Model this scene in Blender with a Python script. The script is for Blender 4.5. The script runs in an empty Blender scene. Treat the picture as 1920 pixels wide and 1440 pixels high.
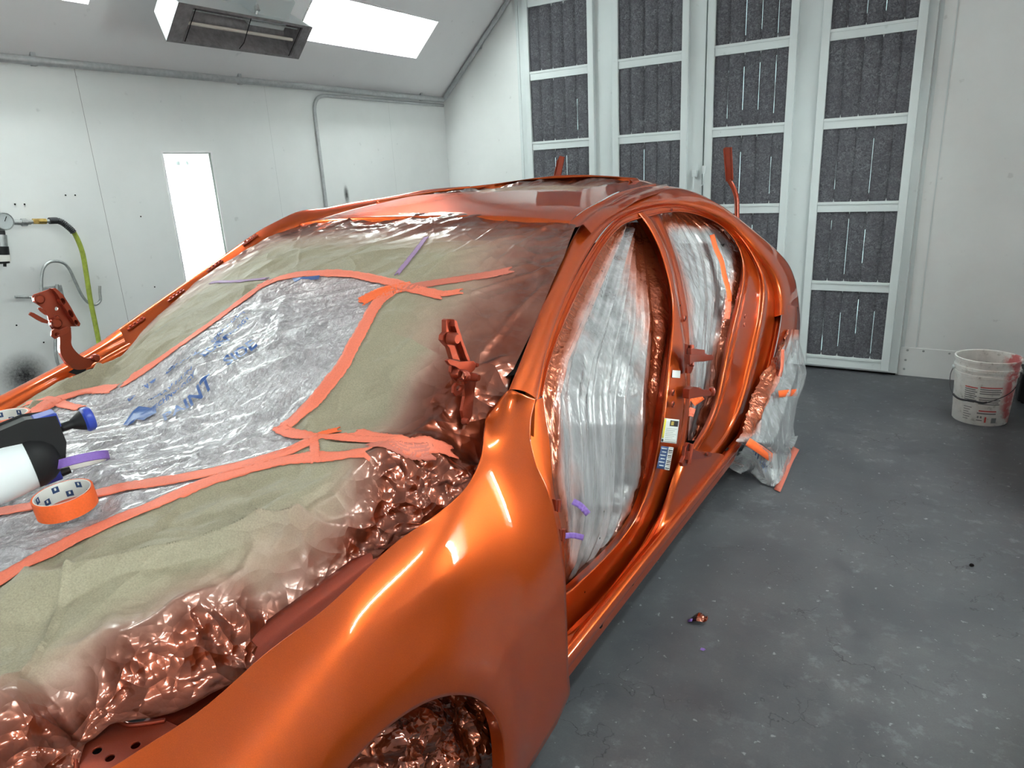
import bpy, bmesh, math, random
import numpy as np
from mathutils import Vector, Matrix
random.seed(7); rng = np.random.RandomState(11)
scn = bpy.context.scene; COL = scn.collection

# ------------------------------------------------------------------ camera
FPX, PITCH, ROLL, YAW, H = 1299.5, 0.293682888, -0.0520731345, 0.576784676, 1.47
_r0 = np.array([math.cos(YAW), math.sin(YAW), 0.]); _f0 = np.array([-math.sin(YAW), math.cos(YAW), 0.]); _u0 = np.array([0, 0, 1.])
CF = _f0*math.cos(PITCH) - _u0*math.sin(PITCH); _up = _u0*math.cos(PITCH) + _f0*math.sin(PITCH)
CR = _r0*math.cos(ROLL) + _up*math.sin(ROLL); CU = _up*math.cos(ROLL) - _r0*math.sin(ROLL)
cd = bpy.data.cameras.new('camera'); cam = bpy.data.objects.new('camera', cd); COL.objects.link(cam)
cd.sensor_width = 36; cd.lens = FPX/1920*36; cd.clip_start = 0.01
cam.matrix_world = Matrix(((CR[0], CU[0], -CF[0], 0), (CR[1], CU[1], -CF[1], 0), (CR[2], CU[2], -CF[2], H), (0, 0, 0, 1)))
scn.camera = cam
# ------------------------------------------------------------------ world, exposure
w = bpy.data.worlds.new('world'); scn.world = w; w.use_nodes = True
w.node_tree.nodes['Background'].inputs[0].default_value = (0.8, 0.9, 1, 1)
w.node_tree.nodes['Background'].inputs[1].default_value = 0.05
scn.view_settings.view_transform = 'Standard'; scn.view_settings.look = 'None'
scn.view_settings.exposure = 0.75; scn.view_settings.gamma = 1.0; scn.view_settings.use_curve_mapping = False
LAMP = 52.0          # strength of the fluorescent tubes
# ------------------------------------------------------------------ room numbers
XL, XR, YB, YF = -4.04, 0.62, 5.33, -3.2
ZE, ZC = 2.15, 3.15               # eaves, flat ceiling
SL = 0.929                        # slope of the hips

# ------------------------------------------------------------------ placing helpers
def ray(x, y): return (x-960)*CR - (y-720)*CU + FPX*CF
def hit(x, y, ax, val):
    d = ray(x, y); k = 'xyz'.index(ax); o = (0, 0, H)[k]; t = (val-o)/d[k]
    return np.array([0, 0, H]) + t*d
def proj(P):
    q = np.asarray(P, float) - np.array([0, 0, H]); z = q@CF
    return 960 + FPX*(q@CR)/z, 720 - FPX*(q@CU)/z
ZT = [0, .2, .35, .5, .75, .95, 1.05, 1.2, 1.3, 1.36, 1.42, 1.5]
XT = [-.80, -.75, -.72, -.70, -.70, -.75, -.80, -.91, -.98, -1.05, -1.2, -1.5]
_t = np.linspace(1e-4, .006, 12000)
def side(px, py, off=0.0):          # where the sight line meets the car's left flank (x as a function of z), shifted by off
    d = ray(px, py); x = d[0]*_t; z = H + d[2]*_t
    k = int(np.argmax(x - (np.interp(z, ZT, XT)+off) < 0))
    return np.array([x[k], d[1]*_t[k], z[k]])

# ------------------------------------------------------------------ mesh helpers
def link(name, me, mat=None, parent=None, smooth=True, flat_by_angle=None):
    ob = bpy.data.objects.new(name, me); COL.objects.link(ob)
    if mat is not None:
        for m in (mat if isinstance(mat, (list, tuple)) else [mat]): me.materials.append(m)
    if parent is not None: ob.parent = parent
    if smooth and len(me.polygons): me.polygons.foreach_set('use_smooth', [True]*len(me.polygons))
    if flat_by_angle is not None: me.set_sharp_from_angle(angle=math.radians(flat_by_angle))
    return ob
def tag(o, label=None, cat=None, group=None, kind=None):
    if label: o['label'] = label
    if cat: o['category'] = cat
    if group: o['group'] = group
    if kind: o['kind'] = kind
    return o
def empty(name, loc=(0, 0, 0), rotz=0):
    o = bpy.data.objects.new(name, None); COL.objects.link(o); o.location = loc; o.rotation_euler = (0, 0, rotz); o.empty_display_size = .05
    return o
def keep(o, parent):                 # parent without moving (parents here are only moved Empties)
    o.parent = parent; o.matrix_parent_inverse = Matrix.Translation(-Vector(parent.location)); return o
class MB:
    def __init__(s): s.v = []; s.f = []
    def add(s, vs, fs):
        n = len(s.v); s.v += [tuple(map(float, p)) for p in vs]; s.f += [tuple(i+n for i in f) for f in fs]; return s
    def box(s, lo, hi):
        x0, y0, z0 = lo; x1, y1, z1 = hi
        return s.add([(x0,y0,z0),(x1,y0,z0),(x1,y1,z0),(x0,y1,z0),(x0,y0,z1),(x1,y0,z1),(x1,y1,z1),(x0,y1,z1)],
                     [(0,3,2,1),(4,5,6,7),(0,1,5,4),(1,2,6,5),(2,3,7,6),(3,0,4,7)])
    def obox(s, c, ax, ay, az):      # oriented box: centre and three half vectors
        c, ax, ay, az = map(np.array, (c, ax, ay, az))
        return s.add([c+i*ax+j*ay+k*az for k in (-1,1) for (i,j) in ((-1,-1),(1,-1),(1,1),(-1,1))],
                     [(0,3,2,1),(4,5,6,7),(0,1,5,4),(1,2,6,5),(2,3,7,6),(3,0,4,7)])
    def tube(s, pts, r, n=10, caps=True):
        pts = [np.array(p, float) for p in pts]; rs = r if isinstance(r, (list, tuple)) else [r]*len(pts)
        base = len(s.v); up = None
        for i, p in enumerate(pts):
            t = pts[min(i+1, len(pts)-1)] - pts[max(i-1, 0)]; t /= np.linalg.norm(t)+1e-12
            if up is None:
                a = np.array([0,0,1.]) if abs(t[2]) < .9 else np.array([1.,0,0]); up = a - t*(a@t)
            else: up = up - t*(up@t)
            up /= np.linalg.norm(up); b = np.cross(t, up)
            for k in range(n):
                a = 2*math.pi*k/n; s.v.append(tuple(p + rs[i]*(math.cos(a)*up + math.sin(a)*b)))
        for i in range(len(pts)-1):
            for k in range(n):
                a = base+i*n+k; b_ = base+i*n+(k+1)%n; s.f.append((a, b_, b_+n, a+n))
        if caps:
            s.f.append(tuple(base+k for k in range(n))[::-1]); s.f.append(tuple(base+(len(pts)-1)*n+k for k in range(n)))
        return s
    def lathe(s, prof, c=(0,0,0), n=40, axis='z', M=None):   # prof: (r, h) pairs
        base = len(s.v)
        for r, h in prof:
            for k in range(n):
                a = 2*math.pi*k/n; p = np.array([r*math.cos(a), r*math.sin(a), h])
                if M is not None: p = M@p
                s.v.append(tuple(p+np.array(c)))
        for i in range(len(prof)-1):
            for k in range(n):
                a = base+i*n+k; b = base+i*n+(k+1)%n; s.f.append((a, b, b+n, a+n))
        return s
    def build(s, name, mat, parent=None, smooth=False, angle=None, bevel=0):
        me = bpy.data.meshes.new(name); me.from_pydata(s.v, [], s.f); me.update()
        o = link(name, me, mat, parent, smooth=smooth or angle is not None, flat_by_angle=angle)
        if bevel:
            b = o.modifiers.new('bevel', 'BEVEL'); b.width = bevel; b.segments = 2; b.limit_method = 'ANGLE'
        return o
def cr(P, n):                        # Catmull-Rom resample of a polyline to n points by chord length
    P = np.asarray(P, float)
    if len(P) == 2: return P[0] + np.linspace(0, 1, n)[:, None]*(P[1]-P[0])
    d = np.r_[0, np.cumsum(np.linalg.norm(np.diff(P, axis=0), axis=1))]; d = d/d[-1]
    Q = np.vstack([2*P[0]-P[1], P, 2*P[-1]-P[-2]]); T = np.r_[-d[1], d, 2-d[-2]]
    out = []
    for u in np.linspace(0, 1, n):
        i = min(max(int(np.searchsorted(d, u, side='right'))-1, 0), len(P)-2)
        p0, p1, p2, p3 = Q[i:i+4]; t0, t1, t2, t3 = T[i:i+4]; h = t2-t1
        m1 = (p2-p0)/(t2-t0)*h; m2 = (p3-p1)/(t3-t1)*h; s = (u-t1)/h
        out.append((2*s**3-3*s**2+1)*p1 + (s**3-2*s**2+s)*m1 + (-2*s**3+3*s**2)*p2 + (s**3-s**2)*m2)
    return np.array(out)
def grid(curves, nu, nv, same=False):    # curves: lists of 3-D points running the same way -> (nv, nu, 3)
    if same:                              # curves share their parameter: resample the columns together
        A = np.asarray(curves, float); K, m, _ = A.shape
        flat = cr(A.transpose(1, 0, 2).reshape(m, K*3), nu).reshape(nu, K, 3).transpose(1, 0, 2)
        C = flat
    else: C = np.array([cr(c, nu) for c in curves])
    if nv == len(C): return C
    return np.array([cr(C[:, i], nv) for i in range(nu)]).transpose(1, 0, 2)
def gridmesh(name, G, mat, parent=None, thick=0, mask=None, attr=None, offset=0.0, closed=False, smooth=True):
    nv, nu, _ = G.shape; V = G.reshape(-1, 3)
    i, j = np.meshgrid(np.arange(nv-1), np.arange(nu-1), indexing='ij')
    F = np.stack([i*nu+j, i*nu+j+1, (i+1)*nu+j+1, (i+1)*nu+j], -1).reshape(-1, 4)
    if mask is not None: F = F[mask.reshape(-1)]
    used = np.zeros(len(V), bool); used[F.reshape(-1)] = True; idx = np.cumsum(used)-1
    me = bpy.data.meshes.new(name); me.from_pydata(V[used].tolist(), [], idx[F].tolist()); me.update()
    if attr:
        for k, a in attr.items():
            at = me.attributes.new(k, 'FLOAT', 'POINT'); at.data.foreach_set('value', a.reshape(-1)[used].astype(np.float32))
    o = link(name, me, mat, parent, smooth=smooth)
    if thick:
        m = o.modifiers.new('solid', 'SOLIDIFY'); m.thickness = thick; m.offset = offset
    return o
def plate(name, poly, X, thick, mat, parent=None, holes=(), axis='x', bevel=0.0):  # flat plate: outline seen at pixels, standing in the plane axis = X
    bm = bmesh.new(); E = []
    for lp in [poly]+list(holes):
        vs = [bm.verts.new(hit(px, py, axis, X)) for px, py in lp]
        E += [bm.edges.new((vs[i], vs[(i+1) % len(vs)])) for i in range(len(vs))]
    r = bmesh.ops.triangle_fill(bm, edges=E, use_beauty=True, use_dissolve=False)
    fs = [g for g in r['geom'] if isinstance(g, bmesh.types.BMFace)]
    ex = bmesh.ops.extrude_face_region(bm, geom=fs); k = 'xyz'.index(axis)
    for g in ex['geom']:
        if isinstance(g, bmesh.types.BMVert): g.co[k] -= thick
    bmesh.ops.recalc_face_normals(bm, faces=bm.faces)
    me = bpy.data.meshes.new(name); bm.to_mesh(me); bm.free()
    o = link(name, me, mat, parent, smooth=False)
    if bevel:
        b = o.modifiers.new('bevel', 'BEVEL'); b.width = bevel; b.segments = 2; b.limit_method = 'ANGLE'
    return o
def circ(cx, cy, rx, ry=None, n=14, rot=0):
    ry = ry or rx; c, s = math.cos(rot), math.sin(rot)
    return [(cx + rx*math.cos(a)*c - ry*math.sin(a)*s, cy + rx*math.cos(a)*s + ry*math.sin(a)*c) for a in [2*math.pi*k/n for k in range(n)]]
# ---- numpy noises
_H = rng.rand(8, 256, 256)
def vnoise(u, v, s=0):
    iu = np.floor(u).astype(int); iv = np.floor(v).astype(int); a = u-iu; b = v-iv; a = a*a*(3-2*a); b = b*b*(3-2*b); T = _H[s % 8]
    g = lambda i, j: T[i % 256, j % 256]
    return (g(iu,iv)*(1-a)+g(iu+1,iv)*a)*(1-b) + (g(iu,iv+1)*(1-a)+g(iu+1,iv+1)*a)*b
def facet(u, v, s=0):                 # planar facets with sharp creases
    u, v = u + .7*vnoise(u*.8+3, v*.8, s+1) , v + .7*vnoise(u*.8, v*.8+9, s+2)
    iu = np.floor(u).astype(int); iv = np.floor(v).astype(int); a = u-iu; b = v-iv; T = _H[s % 8]
    g = lambda i, j: T[i % 256, j % 256]
    lo = g(iu,iv) + a*(g(iu+1,iv)-g(iu,iv)) + b*(g(iu,iv+1)-g(iu,iv))
    hi = g(iu+1,iv+1) + (1-a)*(g(iu,iv+1)-g(iu+1,iv+1)) + (1-b)*(g(iu+1,iv)-g(iu+1,iv+1))
    return np.where(a+b < 1, lo, hi)-.5
def rot(u, v, a): return u*math.cos(a)+v*math.sin(a), -u*math.sin(a)+v*math.cos(a)
def crumple(u, v, f, s=0):
    o = 0
    for k, (m, w_) in enumerate(((1, 1), (2.1, .5), (4.3, .24))):
        a, b = rot(u*f*m, v*f*m, .7+1.3*k+s); o = o + w_*facet(a+40, b+40, s+k)
    return o
def sm(a, b, x): t = np.clip((x-a)/(b-a), 0, 1); return t*t*(3-2*t)

# ------------------------------------------------------------------ materials
class NT:
    def __init__(s, name):
        s.m = bpy.data.materials.new(name); s.m.use_nodes = True; s.t = s.m.node_tree; s.b = s.t.nodes['Principled BSDF']; s.out = s.t.nodes['Material Output']
    def n(s, ty, **kw):
        x = s.t.nodes.new(ty)
        for k, v in kw.items():
            if k in x.inputs: x.inputs[k].default_value = v
            else: setattr(x, k, v)
        return x
    def l(s, a, b): s.t.links.new(a, b)
    def noise(s, scale, detail=4, rough=.6, vec=None, dist=0):
        x = s.n('ShaderNodeTexNoise'); x.inputs['Scale'].default_value = scale; x.inputs['Detail'].default_value = detail; x.inputs['Roughness'].default_value = rough; x.inputs['Distortion'].default_value = dist
        s.l(vec or s.co(), x.inputs['Vector']); return x.outputs['Fac']
    def co(s):
        if not hasattr(s, '_c'): s._c = s.n('ShaderNodeNewGeometry').outputs['Position']
        return s._c
    def mapping(s, scale=(1,1,1), rot=(0,0,0)):
        m = s.n('ShaderNodeMapping'); m.inputs['Scale'].default_value = scale; m.inputs['Rotation'].default_value = rot; s.l(s.co(), m.inputs['Vector']); return m.outputs[0]
    def ramp(s, fac, stops, interp='LINEAR'):
        r = s.n('ShaderNodeValToRGB'); r.color_ramp.interpolation = interp; e = r.color_ramp.elements
        while len(e) < len(stops): e.new(.5)
        for i, (p, c) in enumerate(stops):
            e[i].position = p; e[i].color = (*(c if isinstance(c, (tuple, list)) else (c, c, c)), 1) if not (isinstance(c, (tuple, list)) and len(c) == 4) else c
        s.l(fac, r.inputs[0]); return r.outputs[0]
    def mix(s, fac, a, b, bt='MIX'):
        x = s.n('ShaderNodeMix', data_type='RGBA', blend_type=bt)
        for v, k in ((fac, 0), (a, 6), (b, 7)):
            if hasattr(v, 'links'): s.l(v, x.inputs[k])
            else: x.inputs[k].default_value = v if k == 0 else ((*v, 1) if len(v) == 3 else v)
        return x.outputs[2]
    def math(s, op, a, b=0.0):
        x = s.n('ShaderNodeMath', operation=op)
        for i, v in enumerate((a, b)):
            if hasattr(v, 'links'): s.l(v, x.inputs[i])
            else: x.inputs[i].default_value = v
        return x.outputs[0]
    def bump(s, h, strength=.3, dist=.002, prev=None):
        b = s.n('ShaderNodeBump'); b.inputs['Strength'].default_value = strength; b.inputs['Distance'].default_value = dist; s.l(h, b.inputs['Height'])
        if prev is not None: s.l(prev, b.inputs['Normal'])
        return b.outputs[0]
    def voro(s, scale, warp=.25, wscale=3.0, vec=None):      # cone cells: sharp valleys like crushed sheet
        base = vec or s.co()
        nn = s.n('ShaderNodeTexNoise'); nn.inputs['Scale'].default_value = wscale*scale/10; s.l(base, nn.inputs['Vector'])
        sc = s.n('ShaderNodeVectorMath', operation='SCALE'); sc.inputs['Scale'].default_value = warp*10/scale; s.l(nn.outputs['Color'], sc.inputs[0])
        ad = s.n('ShaderNodeVectorMath', operation='ADD'); s.l(base, ad.inputs[0]); s.l(sc.outputs[0], ad.inputs[1])
        v = s.n('ShaderNodeTexVoronoi', feature='F1', distance='EUCLIDEAN'); v.inputs['Scale'].default_value = scale; s.l(ad.outputs[0], v.inputs['Vector'])
        return v.outputs['Distance']
    def set(s, **kw):
        for k, v in kw.items():
            i = s.b.inputs[k.replace('_', ' ')]
            if hasattr(v, 'links'): s.l(v, i)
            else: i.default_value = (*v, 1) if isinstance(v, tuple) and len(v) == 3 and i.type == 'RGBA' else v
        return s
def simple(name, col, rough=.5, metal=0, nscale=None, namp=.12, bump=None, coat=0, spec=.5):
    t = NT(name)
    if nscale:
        f = t.noise(nscale, 5)
        c = t.ramp(f, [(.3, tuple(x*(1-namp) for x in col)), (.7, tuple(min(1, x*(1+namp)) for x in col))])
        t.set(Base_Color=c)
        if bump: t.set(Normal=t.bump(f, bump[0], bump[1]))
    else: t.set(Base_Color=col)
    t.set(Roughness=rough, Metallic=metal, Coat_Weight=coat, Specular_IOR_Level=spec); return t.m
def paint_mat(name, base, metal=.8, rough=.34, deep=None):
    t = NT(name)
    fl = t.noise(900, 1, .5); big = t.noise(2.0, 2)
    c = t.mix(t.ramp(fl, [(.35, 0.0), (.75, 1.0)]), tuple(x*.9 for x in base), tuple(min(1, x*1.12) for x in base))
    t.set(Base_Color=c, Metallic=metal, Roughness=rough, Coat_Weight=1.0, Coat_Roughness=.025, Coat_IOR=1.4, Specular_IOR_Level=.5)
    t.set(Coat_Normal=t.bump(t.noise(160, 2), .03, .001)); t.set(Specular_Tint=(1.0, .35, .25))
    return t.m
M = {}
M['paint'] = paint_mat('orange_pearl_paint', (.49, .078, .011), metal=.8, rough=.38)
M['foil'] = paint_mat('painted_masking', (.24, .042, .014), metal=.75, rough=.28)
M['hinge'] = paint_mat('painted_hinge', (.27, .042, .02), metal=.7, rough=.4)
def foil_mat():
    t = NT('painted_masking_foil'); n = t.noise(9, 4)
    c = t.ramp(n, [(.3, (.12, .022, .008)), (.6, (.24, .045, .013))])
    b = t.bump(t.voro(60), .6, .006, t.bump(t.voro(22), .8, .020))
    t.set(Base_Color=c, Metallic=.75, Roughness=.25, Coat_Weight=1.0, Coat_Roughness=.05, Normal=b, Coat_Normal=b); return t.m
M['foil'] = foil_mat()
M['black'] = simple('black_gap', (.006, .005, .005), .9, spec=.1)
M['interior'] = simple('dark_interior', (.02, .018, .018), .8)
def wall_mat(name, col, dirt=.10):
    t = NT(name)
    f = t.noise(1.3, 6, .6); g = t.noise(60, 3); sp = t.noise(16, 3, .5)
    c = t.ramp(f, [(.3, tuple(x*(1-dirt) for x in col)), (.65, col)])
    c = t.mix(t.ramp(sp, [(.70, 0.0), (.76, .35)]), c, tuple(x*.55 for x in col))
    t.set(Base_Color=c, Roughness=.42, Specular_IOR_Level=.4, Normal=t.bump(g, .12, .002)); return t.m
M['wall'] = wall_mat('white_wall_paint', (.80, .81, .805))
M['slope'] = wall_mat('hip_ceiling_paint', (.84, .82, .83), .06)
M['door'] = wall_mat('white_door_paint', (.66, .705, .71))
M['galv'] = simple('painted_conduit', (.46, .47, .48), .4, .35, 40, .12)
M['steel'] = simple('galvanised_steel', (.42, .44, .44), .38, .7, 60, .2)
M['darksteel'] = simple('dirty_steel', (.27, .25, .26), .45, .5, 30, .25)
M['white'] = simple('white_enamel', (.52, .56, .57), .35)
M['lampbox'] = simple('fixture_white', (.36, .39, .37), .5)
M['brass'] = simple('brass', (.55, .38, .12), .35, .9, 80, .2)
M['rubber'] = simple('black_rubber', (.02, .02, .024), .5)
M['plastic'] = simple('black_plastic', (.009, .009, .010), .5, spec=.25)
M['blue'] = simple('blue_plastic', (.02, .045, .33), .35)
M['bottle'] = simple('milky_bottle', (.70, .74, .76), .38, nscale=6, namp=.05)
M['hose'] = simple('green_hose', (.30, .36, .045), .5, nscale=30, namp=.3)
def emis(name, col, st):
    t = NT(name); t.set(Base_Color=(.9, .9, .9), Emission_Color=col, Emission_Strength=st); return t.m
M['tube'] = emis('fluorescent_tube', (.97, 1.0, 1.0), LAMP)
M['leak'] = emis('painted_slit_glow', (.55, .9, .9), .55)  # weak glow on thin strips, standing in for light leaking through the filters
def glass():
    t = NT('fixture_glass'); g = t.n('ShaderNodeBsdfGlossy'); g.inputs['Roughness'].default_value = .02; tr = t.n('ShaderNodeBsdfTransparent'); tr.inputs[0].default_value = (.94, 1, .98, 1)
    fr = t.n('ShaderNodeFresnel'); mx = t.n('ShaderNodeMixShader'); t.l(fr.outputs[0], mx.inputs[0]); t.l(tr.outputs[0], mx.inputs[1]); t.l(g.outputs[0], mx.inputs[2]); t.l(mx.outputs[0], t.out.inputs[0]); return t.m
M['glass'] = glass()
def filt():
    t = NT('filter_wool')
    a = t.noise(55, 6, .75, dist=1.5); b = t.noise(9, 4, .6)
    c = t.ramp(a, [(.32, (.05, .05, .055)), (.5, (.13, .13, .145)), (.72, (.32, .32, .345))])
    c = t.mix(t.ramp(b, [(.35, .0), (.65, .5)]), c, (.10, .095, .11))
    t.set(Base_Color=c, Roughness=.95, Specular_IOR_Level=.1, Normal=t.bump(a, .9, .01)); return t.m
M['filter'] = filt()
def floor_mat():
    t = NT('worn_concrete')
    f = t.noise(.9, 7, .62); m = t.noise(5, 7, .7); s = t.noise(42, 3, .55); s2 = t.noise(14, 6, .7); g = t.noise(180, 3, .6)
    c = t.ramp(f, [(.3, (.055, .058, .066)), (.5, (.084, .087, .095)), (.7, (.118, .121, .125))])
    c = t.mix(t.ramp(m, [(.35, .55), (.6, 0.0)]), c, (.040, .042, .052))
    c = t.mix(t.ramp(g, [(.3, .25), (.6, 0.0)]), c, (.05, .05, .055))
    pale = t.math('MULTIPLY', t.ramp(s2, [(.54, 0.0), (.70, .42)]), t.ramp(f, [(.42, 0.0), (.58, 1.0)]))
    c = t.mix(pale, c, (.27, .28, .30))
    c = t.mix(t.ramp(s, [(.665, 0.0), (.72, .50)]), c, (.36, .37, .38))
    v = t.n('ShaderNodeTexVoronoi', feature='DISTANCE_TO_EDGE'); v.inputs['Scale'].default_value = 3.2
    wv = t.n('ShaderNodeVectorMath', operation='ADD'); nn = t.n('ShaderNodeTexNoise'); nn.inputs['Scale'].default_value = 7; nn.inputs['Detail'].default_value = 5; t.l(t.co(), nn.inputs['Vector'])
    sc = t.n('ShaderNodeVectorMath', operation='SCALE'); sc.inputs['Scale'].default_value = .35; t.l(nn.outputs['Color'], sc.inputs[0]); t.l(t.co(), wv.inputs[0]); t.l(sc.outputs[0], wv.inputs[1]); t.l(wv.outputs[0], v.inputs['Vector'])
    crk = t.math('MULTIPLY', t.ramp(v.outputs['Distance'], [(.0, .9), (.012, 0.0)]), t.ramp(t.noise(2.3, 3), [(.50, 0.0), (.58, .9)]))
    c = t.mix(crk, c, (.02, .02, .022))
    h = t.math('SUBTRACT', t.math('MULTIPLY', m, .6), crk)
    t.set(Base_Color=c, Roughness=t.ramp(m, [(.3, .42), (.7, .62)]), Specular_IOR_Level=.45, Normal=t.bump(h, .35, .006, t.bump(g, .25, .002))); return t.m
M['floor'] = floor_mat()
def spray_attr(t):
    a = t.n('ShaderNodeAttribute'); a.attribute_name = 'spray'; return a.outputs['Fac']
PAINTCOL = (.17, .032, .011)
def paper_mat():                      # kraft masking paper; 'spray' is real overspray on it
    t = NT('masking_paper'); s = spray_attr(t)
    f = t.noise(350, 2); b = t.noise(7, 3)
    k = t.ramp(f, [(.3, (.225, .193, .132)), (.7, (.318, .276, .192))])
    sp = t.math('ADD', s, t.math('MULTIPLY', t.math('SUBTRACT', b, .5), .35))
    thin = t.ramp(sp, [(.12, 0.0), (.6, 1.0)]); thick_ = t.ramp(sp, [(.45, 0.0), (.85, 1.0)])
    c = t.mix(t.math('MULTIPLY', thin, .75), k, (.33, .17, .14)); c = t.mix(thick_, c, PAINTCOL)
    t.set(Base_Color=c, Metallic=t.math('MULTIPLY', thick_, .75), Roughness=t.ramp(sp, [(.2, .62), (.7, .3)]), Coat_Weight=t.math('MULTIPLY', thick_, .9), Coat_Roughness=.08,
          Specular_IOR_Level=.5)
    nb = t.bump(t.voro(30, .3), .45, .006, t.bump(t.voro(11, .3), .8, .016, t.bump(b, .3, .004)))
    cr_ = t.n('ShaderNodeAttribute'); cr_.attribute_name = 'crush'
    mm = t.bump(t.voro(55), .4, .005, t.bump(t.voro(20), .75, .022, nb))
    mx = t.n('ShaderNodeMix', data_type='VECTOR'); t.l(cr_.outputs['Fac'], mx.inputs[0]); t.l(nb, mx.inputs[4]); t.l(mm, mx.inputs[5]); t.set(Normal=mx.outputs[1], Coat_Normal=mx.outputs[1]); return t.m
M['paper'] = paper_mat()
def film_mat():                       # thin milky plastic; fold shade and white wrinkle glints are put into the colour
    t = NT('masking_film'); s = spray_attr(t)
    w1 = t.noise(75, 5, .7, dist=1.2); w2 = t.noise(22, 4, .6, vec=t.mapping((2.4, .6, 1), (0, 0, .5)), dist=.8)
    c = t.ramp(w1, [(.34, (.32, .295, .315)), (.55, (.47, .445, .465)), (.70, (.76, .74, .75))])
    c = t.mix(t.ramp(w2, [(.35, .35), (.6, 0.0)]), c, (.34, .29, .31))
    c = t.mix(t.math('MULTIPLY', s, .8), c, (.42, .16, .12))
    t.set(Base_Color=c, Metallic=.35, Roughness=.24, Specular_IOR_Level=.8, Coat_Weight=.5, Coat_Roughness=.12,
          Normal=t.bump(w1, .8, .005, t.bump(t.voro(45, .4, vec=t.mapping((1.0, 1.0, 1))), .6, .008, t.bump(w2, .8, .014)))); return t.m
M['film'] = film_mat()
def clear_mat(name, base, alpha, spray=True):
    t = NT(name); s = spray_attr(t) if spray else None
    w1 = t.noise(28, 5, .65, vec=t.mapping((1, 1, .10)), dist=.25)
    c = t.ramp(w1, [(.35, tuple(x*.72 for x in base)), (.65, base)])
    if spray:
        n = t.noise(12, 4); s2 = t.math('ADD', s, t.math('MULTIPLY', t.math('SUBTRACT', n, .5), .5))
        thin = t.ramp(s2, [(.1, 0.0), (.5, 1.0)]); th = t.ramp(s2, [(.45, 0.0), (.75, 1.0)])
        c = t.mix(t.math('MULTIPLY', thin, .8), c, (.50, .17, .11)); c = t.mix(th, c, (.36, .08, .03))
        t.set(Metallic=t.math('MULTIPLY', th, .6))
        al = t.math('MAXIMUM', t.ramp(w1, [(.3, alpha-.18), (.7, alpha+.1)]), t.ramp(s2, [(.15, alpha), (.5, 1.0)]))
    if spray:
        w3 = t.noise(13, 3, .5, vec=t.mapping((1, 1, .12)), dist=.4); al = t.math('MAXIMUM', t.math('MULTIPLY', al, t.ramp(w3, [(.35, .72), (.6, 1.0)])), t.ramp(s2, [(.3, 0.0), (.6, 1.0)]))
    else: al = t.ramp(w1, [(.3, alpha-.15), (.7, alpha+.1)])
    t.set(Base_Color=c, Alpha=al, Roughness=.22, Specular_IOR_Level=.8, Coat_Weight=.4, Coat_Roughness=.06, Normal=t.bump(t.voro(70, .3, vec=t.mapping((1, 1, .3))), .35, .006, t.bump(w1, .5, .006))); return t.m
M['doorfilm'] = clear_mat('door_opening_film', (.52, .52, .54), .74)
M['drape'] = clear_mat('hanging_film', (.60, .62, .64), .55)
def tape_mat(name, col, ov=True):
    t = NT(name); f = t.noise(260, 3); g = t.noise(30, 3)
    c = t.ramp(f, [(.3, tuple(x*.86 for x in col)), (.7, col)])
    t.set(Base_Color=c, Roughness=.6, Normal=t.bump(g, .4, .003)); return t.m
M['tape'] = tape_mat('orange_tape', (.78, .17, .095)); M['tapeb'] = tape_mat('bright_orange_tape', (.85, .125, .02))
M['tapedull'] = tape_mat('overspray_tape', (.52, .13, .085)); M['purple'] = tape_mat('purple_tape', (.21, .11, .42)); M['purpled'] = tape_mat('dusty_purple_tape', (.30, .17, .33))
M['ink'] = simple('blue_ink', (.02, .07, .24), .4)
M['card'] = simple('white_card', (.72, .70, .66), .6); M['cardink'] = simple('navy_ink', (.02, .05, .14), .5)
M['label'] = simple('white_label', (.62, .64, .62), .4); M['yellow'] = simple('yellow_print', (.62, .52, .03), .4); M['gold'] = simple('gold_print', (.30, .22, .04), .4)
M['greyink'] = simple('grey_print', (.20, .21, .21), .5); M['redink'] = simple('red_print', (.55, .06, .05), .5)
def bucket_mat():
    t = NT('bucket_plastic'); f = t.noise(30, 5, .65); c = t.ramp(f, [(.30, (.40, .40, .37)), (.42, (.70, .71, .68)), (.7, (.80, .81, .78))])
    sx = t.n('ShaderNodeSeparateXYZ'); t.l(t.co(), sx.inputs[0])
    r = t.math('MULTIPLY', t.ramp(sx.outputs[0], [(.285, 0.0), (.315, 1.0)]), t.ramp(t.noise(14, 4), [(.42, 0.0), (.55, .85)]))
    c = t.mix(r, c, (.50, .03, .04)); t.set(Base_Color=c, Roughness=.45); return t.m

# ------------------------------------------------------------------ the room
def holed(us, vs, holes, f, name, mat, parent=None, kind='structure'):   # rectangle [us] x [vs] with rectangular holes, f(u, v) -> point
    U = sorted(set(list(us)+[h[i] for h in holes for i in (0, 1)])); V = sorted(set(list(vs)+[h[i] for h in holes for i in (2, 3)]))
    mb = MB()
    for a, b in zip(U, U[1:]):
        for c, d in zip(V, V[1:]):
            if any(h[0] <= (a+b)/2 <= h[1] and h[2] <= (c+d)/2 <= h[3] for h in holes): continue
            mb.add([f(a,c), f(b,c), f(b,d), f(a,d)], [(0,1,2,3)])
    o = mb.build(name, mat, parent)
    if kind: o['kind'] = kind
    return o
fl = MB().box((XL-.1, YF-.1, -.1), (XR+.1, YB+.15, 0)).build('floor', M['floor']); fl['kind'] = 'structure'
LAMPY = [(3.46, 4.68), (.93, 2.15), (-1.6, -.38)]
SIDEY = [(2.557, 2.877), (.0, .32), (-2.2, -1.88)]
RSIDEY = [(2.557, 2.877), (-.9, -.58)]
SZ = (.46, 1.692)
ZS0, ZS1 = 2.383, 2.609            # lamp band on the hip, heights
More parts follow.
